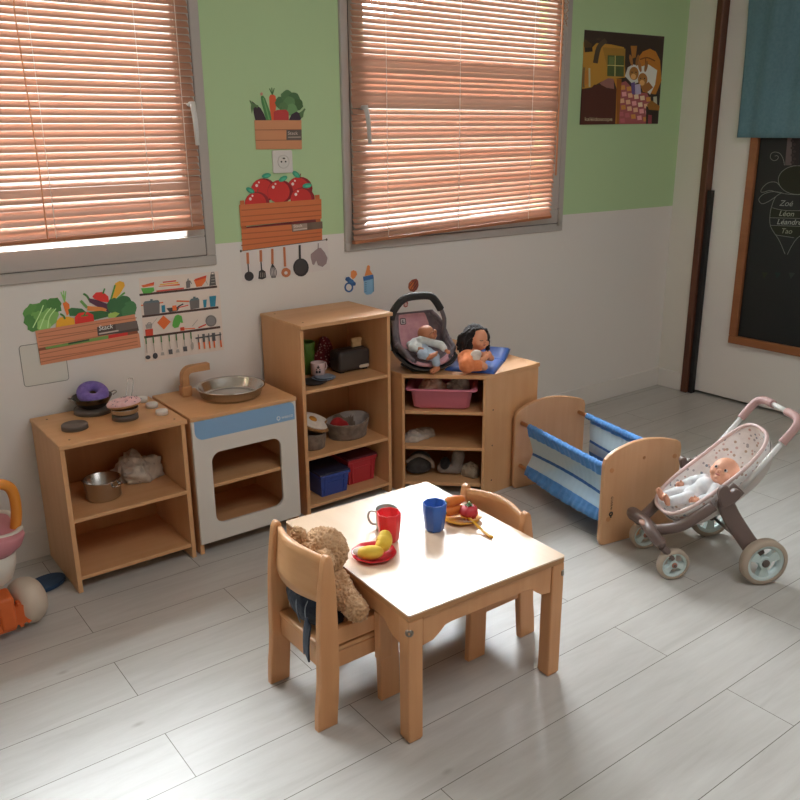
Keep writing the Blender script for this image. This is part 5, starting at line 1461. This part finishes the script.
voxel('pyjamas', cp, cloth('#dfe0e2', '#d2d4d8', 400, .4), t, .0028, 3)

# ================================================================== TABLE
TC = Vector((1.265, 1.610, 0)); TR = math.radians(-2.3); TW, TD, THh = .249, .304, .352
MT = Matrix.Translation(TC) @ Matrix.Rotation(TR, 4, 'Z')
t = thing('play_table', 'low pale wooden play table with scalloped apron in the middle of the floor', 'table', TC)
LAM = wood('#e8cdb2', '#ddbd9f', 'y', rough=TABLE_ROUGH, grain=.9, spec=.8)
obj('table_top', MB().prism([MT @ Vector((x, y, THh - .004)) for x, y in rrect(-TW, -TD, TW, TD, .008, 4)], (0, 0, .004)), LAM, t)
obj('top_edge', MB().prism([MT @ Vector((x, y, THh - .018)) for x, y in rrect(-TW, -TD, TW, TD, .008, 4)], (0, 0, .0138), bev=.0015), wood('#b98757', '#a06f43', 'x'), t)
LG = wood('#d69f70', '#c68b5b', 'z', rough=.42)
for sx in (-1, 1):
    for sy in (-1, 1):
        x0, x1 = (sx * (TW - .001) - (.041 if sx > 0 else 0)), (sx * (TW - .001) + (.041 if sx < 0 else 0))
        y0, y1 = (sy * (TD - .001) - (.041 if sy > 0 else 0)), (sy * (TD - .001) + (.041 if sy < 0 else 0))
        lg = obj('leg', MB().box(x0, x1, y0, y1, .004, THh - .018, bev=.004, seg=2, M=MT).box(x0 + .004, x1 - .004, y0 + .004, y1 - .004, 0, .006, M=MT), LG, t)
        cx_, cy_ = sx * (TW - .002), sy * (TD - .002)
        dv = MT.to_3x3() @ Vector((sx, sy, 0)).normalized()
        obj('bolt', MB().lathe([(.0100, -.004), (.0100, .001), (.008, .0035), (.004, .0035), (.004, .0015), (0, .0015)], MT @ Vector((cx_ - sx * .002, cy_ - sy * .002, .304)), 18, axis=dv), paint('#8f877c', .3, 1), lg)
def scallop(L):
    """lower edge of an apron of half length L, measured from the top"""
    return [(-L, .078), (-L + .030, .074), (-L + .048, .062), (-L + .066, .047), (-L + .085, .044), (L - .085, .044), (L - .066, .047), (L - .048, .062), (L - .030, .074), (L, .078)]
for sy in (-1, 1):
    L = TW - .044
    P = [(-L, 0), (L, 0)] + [(x, z) for x, z in scallop(L)[::-1]]
    obj('apron', MB().prism([MT @ Vector((x, sy * (TD - .014) - .009, THh - .018 - z)) for x, z in P], MT.to_3x3() @ Vector((0, .018, 0)), bev=.002), LG, t)
for sx in (-1, 1):
    L = TD - .044
    P = [(-L, 0), (L, 0)] + [(x, z) for x, z in scallop(L)[::-1]]
    obj('apron', MB().prism([MT @ Vector((sx * (TW - .014) - .009, y, THh - .018 - z)) for y, z in P], MT.to_3x3() @ Vector((.018, 0, 0)), bev=.002), LG, t)

# ================================================================== CHAIRS
BEE = wood('#d69f70', '#c78d5d', 'z', rough=.36)
BEY = wood('#dba878', '#cd9564', 'y', rough=.36)
def chair(label, o, ang, W, H, seat, arms):
    """o: floor point midway between the rear posts; the chair faces +x turned by ang"""
    t = thing('toddler_chair', label, 'chair', o, 'toddler chairs at the play table')
    M = Matrix.Translation(Vector(o)) @ Matrix.Rotation(ang, 4, 'Z')
    k = H / .465
    post = spline([(-.034, 0), (-.031, .06), (-.024, .13), (-.020, .25), (-.014, .35), (-.002, .44), (.006, .462), (.014, .465), (.023, .455), (.029, .41), (.033, .30), (.034, .20), (.030, .10), (.022, 0)], 4, closed=False)
    for s in (-1, 1):
        y = s * W / 2
        obj('leg', MB().prism([M @ Vector((p[0], y - .011, p[1] * k)) for p in post], M.to_3x3() @ Vector((0, .022, 0)), bev=.004, seg=2), BEE, t)
    # curved back board between the posts
    def back(u, v, off):
        y = -W / 2 + .010 + (W - .020) * u
        z = (.338 + .115 * v) * k
        x = .006 - .024 * math.sin(PI * u) + .010 * v + off
        zz = z + .008 * math.sin(PI * u) * v
        return M @ Vector((x, y, zz))
    b = MB()
    n, m = 24, 6
    b.grid(lambda u, v: back(u, v, -.006), n, m); b.grid(lambda u, v: back(1 - u, v, .006), n, m)
    for v0 in (0, 1):
        b.grid(lambda u, v: back(u if v0 else 1 - u, v0, -.006 + .012 * v), n, 1)
    obj('backrest', b, BEY, t, weld=.0003)
    sl = .205                                   # seat length
    obj('seat', MB().box(.0, sl, -W / 2 + .0115, W / 2 - .0115, seat - .013, seat, bev=.004, seg=2, M=M).box(.036, sl - .052, -W / 2 - .004, W / 2 + .004, seat - .013, seat, bev=.004, seg=2, M=M), BEY, t)
    obj('rear_apron', MB().box(.002, .018, -W / 2 + .012, W / 2 - .012, seat - .070, seat - .014, bev=.002, M=M), BEE, t)
    obj('front_apron', MB().box(sl - .028, sl - .012, -W / 2 + .012, W / 2 - .012, seat - .060, seat - .014, bev=.002, M=M), BEE, t)
    for s in (-1, 1):
        y = s * (W / 2 - .004)
        obj('side_apron', MB().box(.020, sl - .03, y - .008, y + .008, seat - .058, seat - .014, bev=.002, M=M), BEE, t)
        obj('leg', MB().prism([M @ Vector((x, y - .011, z)) for x, z in ((sl - .046, .0), (sl + .014, 0), (sl + .010, seat - .014), (sl - .050, seat - .014))], M.to_3x3() @ Vector((0, .022, 0)), bev=.004, seg=2), BEE, t)
        if arms:
            ys = s * (W / 2 + .002)
            obj('arm_rail', MB().box(.028, sl - .03, ys - .009, ys + .009, seat + .010, seat + .054, bev=.003, seg=2, M=M), BEE, t)
            obj('arm_post', MB().box(sl - .068, sl - .028, ys - .012 + s * .018, ys + .012 + s * .018, seat - .070, seat + .066, bev=.004, seg=2, M=M), BEE, t)
    return t
chair('wooden toddler chair with low arm rails where the teddy bear sits', (.889, 1.6155, 0), 0, .239, .463, .212, True)
chair('wooden toddler chair with an empty seat pushed under the far side of the table', (1.557, 1.611, 0), math.radians(180.0), .250, .394, .19, False)

# ================================================================== TEDDY BEAR
t = thing('teddy_bear', 'curly light brown teddy bear in jeans slumped on the toddler chair', 'teddy bear', (.98, 1.61, .213))
B3 = lambda x, y, z: Vector((x - .0065, y, z))
hb_ = B3(.973, 1.612, .408)
pr = [('e', hb_, (.058, .062, .058)), ('e', hb_ + B3(.028, .016, -.012), (.030, .032, .028)),
      ('e', hb_ + B3(-.034, .054, .030), (.016, .028, .024)), ('e', hb_ + B3(-.026, -.056, .008), (.020, .030, .026)),
      ('c', B3(.972, 1.617, .338), .044, B3(.975, 1.615, .285), .052), ('c', B3(.97, 1.618, .350), .036, hb_, .044)]
pr += [('c', B3(.980, 1.575, .342), .031, B3(.982, 1.538, .310), .032), ('c', B3(.982, 1.538, .310), .032, B3(.976, 1.482, .306), .029), ('e', B3(.973, 1.470, .307), (.026, .028, .027))]
pr += [('c', B3(.990, 1.655, .335), .030, B3(.985, 1.695, .305), .028), ('c', B3(.985, 1.695, .305), .028, B3(.980, 1.720, .290), .025)]
pr += [('c', B3(.975, 1.588, .250), .030, B3(.985, 1.578, .245), .026), ('c', B3(.965, 1.648, .250), .030, B3(.985, 1.655, .245), .026), ('e', B3(.990, 1.578, .248), (.018, .024, .028)), ('e', B3(.990, 1.656, .248), (.018, .024, .028))]
PL = cloth('#d4ae88', '#b88e66', 260, .9)
body = voxel('body', pr, PL, t, .0022, 1, disp=(.0105, 170))
for s in (-1, 1): obj('eye', MB().ball(hb_ + B3(.052 - s * .006, s * .022 + .016, .004), .006, sub=2), paint('#1e1512', .2), body)
obj('nose', MB().ball(hb_ + B3(.058, .020, -.008), (.007, .010, .007), sub=2), paint('#3a2620', .4), body)
jp = [('c', B3(.962, 1.612, .300), .052, B3(.952, 1.612, .276), .062), ('e', B3(.938, 1.632, .274), (.044, .092, .060)), ('c', B3(.965, 1.586, .252), .037, B3(.972, 1.578, .249), .033), ('c', B3(.960, 1.650, .252), .037, B3(.972, 1.655, .249), .033)]
DEN = cloth('#323a48', '#262d3a', 350, .6)
jeans = voxel('jeans', jp, DEN, t, .0035, 5, disp=(.003, 45))
for y in (1.585, 1.628):
    obj('seam_stitch', MB().tube(spline([B3(.922, y + .006, .316), B3(.897, y, .290), B3(.892, y - .008, .258), B3(.897, y - .014, .232)], 6), .0014, 6), paint('#8b959e', .8), jeans)
b = MB().grid(lambda u, v: B3(.884 - .004 * math.sin(v * 3) - .003 * u - .006 * v, 1.560 - .030 * u + .004 * v, .276 - .100 * v + .006 * math.sin(u * 5)), 10, 14)
obj('trailing_hem', b, DEN, jeans, solid=.004)

# ================================================================== ON THE TABLE
ZT = THh + .0006
def beaker(label, x, y, r0, r1, h, mat):
    t = thing('toy_cup', label, 'cup', (x, y, ZT))
    m8 = lambda a: math.cos(PI / 8) / math.cos((a % (PI / 4)) - PI / 8) * 1.03
    b = MB().lathe([(0, .003), (r0 - .003, .003), (r1 - .003, h - .002), (r1 - .0012, h), (r1, h - .002), (r1 * .985, h * .7), (r0 + .001, .004), (r0 - .003, 0), (0, 0)], (x, y, ZT), 48, mod=m8)
    obj('cup_body', b, mat, t)
    obj('rim_bead', MB().tube([(x + (r1 - .001) * m8(2 * PI * k / 48) * math.cos(2 * PI * k / 48), y + (r1 - .001) * m8(2 * PI * k / 48) * math.sin(2 * PI * k / 48), ZT + h) for k in range(48)], .0015, 6, closed=True), mat, t)
def plastic(h, rough=.28): 
    m = paint(h, rough); return m
beaker('red plastic cup beside the red plate on the table', 1.191, 1.646, .0245, .0320, .082, plastic('#ea3038'))
beaker('blue plastic cup in the middle of the table', 1.329, 1.622, .0245, .0320, .080, plastic('#2c62b8'))
t = thing('metal_mug', 'small shiny metal mug half hidden behind the red cup', 'mug', (1.232, 1.712, ZT))
mc = Vector((1.233, 1.714, ZT))
b = MB().lathe([(0, .003), (.026, .003), (.028, .006), (.030, .056), (.0325, .058), (.033, .0565), (.031, .054), (.029, .003), (.026, 0), (0, 0)], mc, 40)
obj('mug_body', b, paint('#cbc8c4', .3, 1), t)
hdv = Vector((-.86, .5, 0))
b = MB().tube(spline([mc + hdv * .030 + Vector((0, 0, .050)), mc + hdv * .046 + Vector((0, 0, .052)), mc + hdv * .052 + Vector((0, 0, .036)), mc + hdv * .044 + Vector((0, 0, .016)), mc + hdv * .029 + Vector((0, 0, .012))], 6), .0032, 8)
obj('mug_handle', b, paint('#cbc8c4', .3, 1), t)
def plate(label, x, y, r, mat, n):
    t = thing('toy_plate', label, 'plate', (x, y, ZT))
    mm = lambda a: 1 + .022 * math.cos(n * a)
    b = MB().lathe([(0, .002), (r * .62, .002), (r * .70, .006), (r * .98, .0125), (r, .0125), (r, .0105), (r * .72, 0), (0, 0)], (x, y, ZT), 64, mod=mm)
    obj('plate_dish', b, mat, t)
plate('red plastic plate with yellow fruit on it at the bear\'s side of the table', 1.108, 1.600, .0585, plastic('#c8202a'), 8)
plate('yellow plastic plate carrying toy carrots and a tomato near the far chair', 1.432, 1.628, .0590, plastic('#dc9a2c'), 8)
# yellow fruit pieces
YEL = cloth('#ecc84e', '#e2b83c', 200, .2, rough=.5)
def crescent(name, label, P, r, mat, inner=None):
    t = thing(name, label, 'toy fruit', P[0])
    Q = spline([Vector(p) for p in P], 8)
    n = len(Q)
    R = [max(.0025, r * math.sin(PI * (.06 + .88 * i / (n - 1))) ** .55) for i in range(n)]
    o = obj('fruit_skin', MB().tube(Q, R, 14), mat, t)
    if inner: inner(t)
    return t
zp = ZT + .004
def pith(t): obj('white_flesh', MB().ball((1.078, 1.606, zp + .0160), (.026, .018, .012), rot=Matrix.Rotation(-.6, 3, 'Z')), cloth('#e6d6c8', '#d8c6b6', 200, .2), t)
crescent('toy_banana', 'yellow toy fruit half with white flesh lying on the red plate', [(1.068, 1.612, zp + .012), (1.078, 1.590, zp + .018), (1.098, 1.578, zp + .018), (1.118, 1.580, zp + .014)], .0190, YEL, pith)
crescent('toy_banana', 'yellow toy fruit half tilted up against the red cup on the red plate', [(1.110, 1.588, zp + .020), (1.128, 1.588, zp + .026), (1.142, 1.598, zp + .036), (1.150, 1.608, zp + .052)], .0215, YEL)
# carrots, tomato, spoon
zc = ZT + .0032
def carrot(label, a, b_, r):
    t = thing('toy_carrot', label, 'toy carrot', a)
    a, b_ = Vector(a), Vector(b_)
    d = (b_ - a)
    P = [a + d * k / 12 for k in range(13)]
    R = [r * f for f in (.55, .86, .97, 1, 1, .99, .97, .94, .90, .85, .76, .60, .25)]
    obj('carrot_root', MB().tube(P, R, 18), cloth('#dd7d38', '#d0702e', 200, .15, rough=.45), t)
    obj('green_top', MB().lathe([(r * .48, 0), (r * .42, .003), (0, .004)], a, 14, axis=-d), paint('#4f7a3a', .6), t)
carrot('orange toy carrot lying lowest on the yellow plate', (1.394, 1.652, zc + .020), (1.456, 1.642, zc + .018), .0150)
carrot('orange toy carrot lying on top of the other carrot', (1.397, 1.656, zc + .0465), (1.464, 1.651, zc + .0430), .0155)
t = thing('toy_tomato', 'red toy tomato with green stalk on the yellow plate', 'toy tomato', (1.444, 1.612, zc))
tc = Vector((1.4425, 1.6075, zc + .0235))
b = MB().lathe([(0, -.020), (.012, -.021), (.021, -.014), (.0265, 0), (.024, .012), (.015, .019), (.006, .018), (0, .016)], tc, 40, mod=lambda a: 1 + .035 * math.cos(5 * a))
obj('tomato_flesh', b, paint('#c2303a', .4), t)
b = MB()
for k in range(5):
    a = 2 * PI * k / 5
    b.tube([tc + Vector((0, 0, .017)), tc + Vector((.007 * math.cos(a), .007 * math.sin(a), .022)), tc + Vector((.014 * math.cos(a), .014 * math.sin(a), .0205))], [.003, .0028, .0008], 6)
b.tube([tc + Vector((0, 0, .017)), tc + Vector((.001, 0, .031))], .003, 8)
obj('stalk', b, paint('#5a7a4c', .6), t)
t = thing('toy_spoon', 'yellow plastic spoon resting on the rim of the yellow plate', 'spoon', (1.42, 1.54, ZT))
b = MB().tube(spline([(1.424, 1.588, ZT + .0185), (1.424, 1.572, ZT + .0185), (1.421, 1.545, ZT + .011), (1.418, 1.510, ZT + .0045), (1.417, 1.482, ZT + .0040)], 6), [.0040] * 8 + [.0045] * 9 + [.0058] * 7 + [.0040], 10, flat=((0, 0, 1), .7))
b.grid(lambda u, v: Vector((1.426 + .017 * math.sqrt(max(0, 1 - (2 * u - 1) ** 2)) * (2 * v - 1), 1.600 + .018 * (2 * u - 1), ZT + .0205 + .004 * ((2 * u - 1) ** 2 * .8 + (2 * v - 1) ** 2 * .6 - .6))), 14, 10)
b.grid(lambda u, v: Vector((1.426 + .0165 * math.sqrt(max(0, 1 - (2 * u - 1) ** 2)) * (1 - 2 * v), 1.600 + .0175 * (2 * u - 1), ZT + .0190 + .004 * ((2 * u - 1) ** 2 * .8 + (2 * v - 1) ** 2 * .6 - .6))), 14, 10)
obj('spoon_body', b, plastic('#dca02c', .3), t)

# ================================================================== TOY CART AT THE LEFT
t = thing('toy_push_cart', 'pink, orange and white plastic toy push cart at the left edge beside the stove unit', 'push cart', (.34, 2.43, 0))
def sq(c, rx, ry, r, z, n=5): return [Vector((c[0] + x, c[1] + y, z)) for x, y in rrect(-rx, -ry, rx, ry, r, n)]
def stack(b, loops, cap=True):
    for P, Q in zip(loops, loops[1:]):
        n = len(P)
        for k in range(n):
            f = b.poly([P[k], P[(k + 1) % n], Q[(k + 1) % n], Q[k]])
    if cap: b.poly(loops[0][::-1]); b.poly(loops[-1])
    for f in b.bm.faces:
        if len(f.verts) == 4: f.smooth = True
    return b
ORG, WHT, PNK = paint('#d8672c', .45), paint('#d9d2c6', .45), paint('#c47f88', .4)
cc = (.272, 2.500)
obj('white_body', stack(MB(), [sq(cc, .10, .075, .05, .140), sq(cc, .130, .090, .06, .160), sq(cc, .144, .098, .06, .205), sq(cc, .146, .100, .06, .245)]), WHT, t, weld=.0003)
obj('pink_tray', stack(MB(), [sq(cc, .140, .098, .05, .2455), sq(cc, .162, .108, .05, .266), sq(cc, .174, .112, .05, .296), sq(cc, .170, .108, .05, .303), sq(cc, .10, .09, .05, .308), sq(cc, .090, .080, .05, .314), sq(cc, .084, .075, .05, .380), sq(cc, .088, .078, .05, .386)]), PNK, t, weld=.0003)
b = MB().tube(spline([(.426, 2.47, .290), (.438, 2.47, .35), (.438, 2.47, .405), (.424, 2.47, .436), (.390, 2.47, .450), (.340, 2.47, .450), (.302, 2.47, .436), (.286, 2.47, .405), (.284, 2.47, .35), (.290, 2.47, .290)], 5), .0155, 12, flat=((0, 1, 0), 1.25))
obj('loop_handle', b, paint('#dc8a2c', .4), t)
obj('white_rim', MB().tube([(p.x, p.y, p.z) for p in sq((cc[0] + .016, cc[1] + .020),   .152, .100, .05, .300)], .010, 10, closed=True), WHT, t)
obj('ball_finial', MB().ball((.268, 2.37, .45), .034), paint('#c86a5a', .4), t)
b = MB()
for xx in (.20, .355): b.box(xx - .022, xx + .022, 2.36, 2.44, .036, .14, bev=.010, seg=3)
b.box(.18, .375, 2.365, 2.435, .03, .06, bev=.008, seg=2)
obj('orange_leg', b, ORG, t)
b = MB()
for k in range(10):
    a = 2 * PI * k / 10
    b.box(-.006, .006, -.012, .012, .028, .040, bev=.002, M=Matrix.Translation((.392, 2.40, .062)) @ Matrix.Rotation(a, 4, 'Y'))
b.lathe([(.031, -.011), (.031, .011)], (.392, 2.40, .062), 24, axis=(0, 1, 0))
obj('gear', b, ORG, t)
wd = Vector((.95, .30, 0)).normalized()
def cwheel(c, R=.072, w=.085):
    wl = obj('wheel', MB().lathe([(R * .25, -w * .5), (R * .52, -w * .5), (R * .74, -w * .44), (R * .90, -w * .30), (R * .98, -w * .12), (R, 0), (R * .98, w * .12), (R * .90, w * .30), (R * .74, w * .44), (R * .52, w * .5), (R * .25, w * .5)], c, 40, axis=wd), paint('#cdbdab', .5), t)
    return wl
cwheel((.424, 2.448, .072)); cwheel((.140, 2.35, .072))
obj('axle', MB().tube([Vector((.424, 2.448, .072)) - wd * .03, Vector((.140, 2.35, .072))], .010, 10), paint('#9d9085', .5), t)
t = thing('blue_pad', 'flat dark blue oval pad on the floor between the toy cart and the stove unit', 'pad', (.520, 2.640, 0))
b = MB().prism([Vector((.520 + x, 2.640 + y, .001)) for x, y in [(px * .97, py) for px, py in ngon(0, 0, .072, .048, 36, .35)]], (0, 0, .014), bev=.004, seg=3)
obj('pad_body', b, cloth('#2c4663', '#253c57', 300, .5), t)

# ================================================================== CAMERA AND LIGHT
cam = bpy.data.cameras.new('camera'); co = bpy.data.objects.new('camera', cam); COL.objects.link(co)
cam.sensor_width = 36; cam.sensor_fit = 'HORIZONTAL'; cam.lens = 832.75 / 800 * 36
cam.clip_start = .05; cam.clip_end = 60
yaw, pit, rol = .6424, .3014, .0086
f_ = Vector((math.sin(yaw) * math.cos(pit), math.cos(yaw) * math.cos(pit), -math.sin(pit)))
r_ = Vector((math.cos(yaw), -math.sin(yaw), 0)); d_ = f_.cross(r_)
r2 = r_ * math.cos(rol) + d_ * math.sin(rol); d2 = d_ * math.cos(rol) - r_ * math.sin(rol)
Mc = Matrix((r2, -d2, -f_)).transposed().to_4x4(); Mc.translation = (0, 0, 1.38)
co.matrix_world = Mc
SC.camera = co

w = bpy.data.worlds.new('sky'); SC.world = w; w.use_nodes = True
nt = w.node_tree; bg = nt.nodes['Background']
bg.inputs['Color'].default_value = (*SKY_COL, 1)
# hazy sky, brighter round the veiled sun
tc = nt.nodes.new('ShaderNodeTexCoord'); dp = nt.nodes.new('ShaderNodeVectorMath'); dp.operation = 'DOT_PRODUCT'
dp.inputs[1].default_value = -Vector(SUN_DIR).normalized()
mr = nt.nodes.new('ShaderNodeMapRange'); mr.interpolation_type = 'SMOOTHSTEP'
mr.inputs['From Min'].default_value = math.cos(math.radians(GLOW_R)); mr.inputs['From Max'].default_value = 1
mr.inputs['To Min'].default_value = SKY; mr.inputs['To Max'].default_value = SKY * GLOW
nt.links.new(tc.outputs['Generated'], dp.inputs[0]); nt.links.new(dp.outputs['Value'], mr.inputs['Value']); nt.links.new(mr.outputs['Result'], bg.inputs['Strength'])
def area(name, loc, rot, sx, sy, power, col=(1, 1, 1), portal=False, spread=180):
    l = bpy.data.lights.new(name, 'AREA'); l.shape = 'RECTANGLE'; l.size = sx; l.size_y = sy; l.energy = power; l.color = col
    l.spread = math.radians(spread)
    if portal: l.cycles.is_portal = True
    o = bpy.data.objects.new(name, l); COL.objects.link(o); o.location = loc; o.rotation_euler = rot
    return o
for n, X in (('left', W1), ('right', W2)):
    area('sky_portal_' + n, ((X[0] + X[1]) / 2, WALL_Y + .21, 1.60), (-PI / 2, 0, 0), 1.3, 1.32, 1, portal=True)
area('ceiling_lamp', (1.5, .2, 2.62), (0, 0, 0), 1.6, 1.2, FILL, FILL_COL)  # unseen fill light added to lift the room, without any fixture
if SUN:
    sl = bpy.data.lights.new('sun', 'SUN'); sl.energy = SUN; sl.angle = math.radians(13); sl.color = (1, .97, .93)
    so = bpy.data.objects.new('sun', sl); COL.objects.link(so)
    so.rotation_euler = Vector(SUN_DIR).to_track_quat('-Z', 'Y').to_euler()
vs = SC.view_settings
SC.display_settings.display_device = 'sRGB'
vs.view_transform = 'Standard'; vs.look = 'None'; vs.gamma = 1; vs.use_curve_mapping = False; vs.exposure = EXPOSURE
SC.cycles.max_bounces = 10; SC.cycles.diffuse_bounces = 6; SC.cycles.glossy_bounces = 4; SC.cycles.transparent_max_bounces = 24
SC.cycles.sample_clamp_indirect = 6
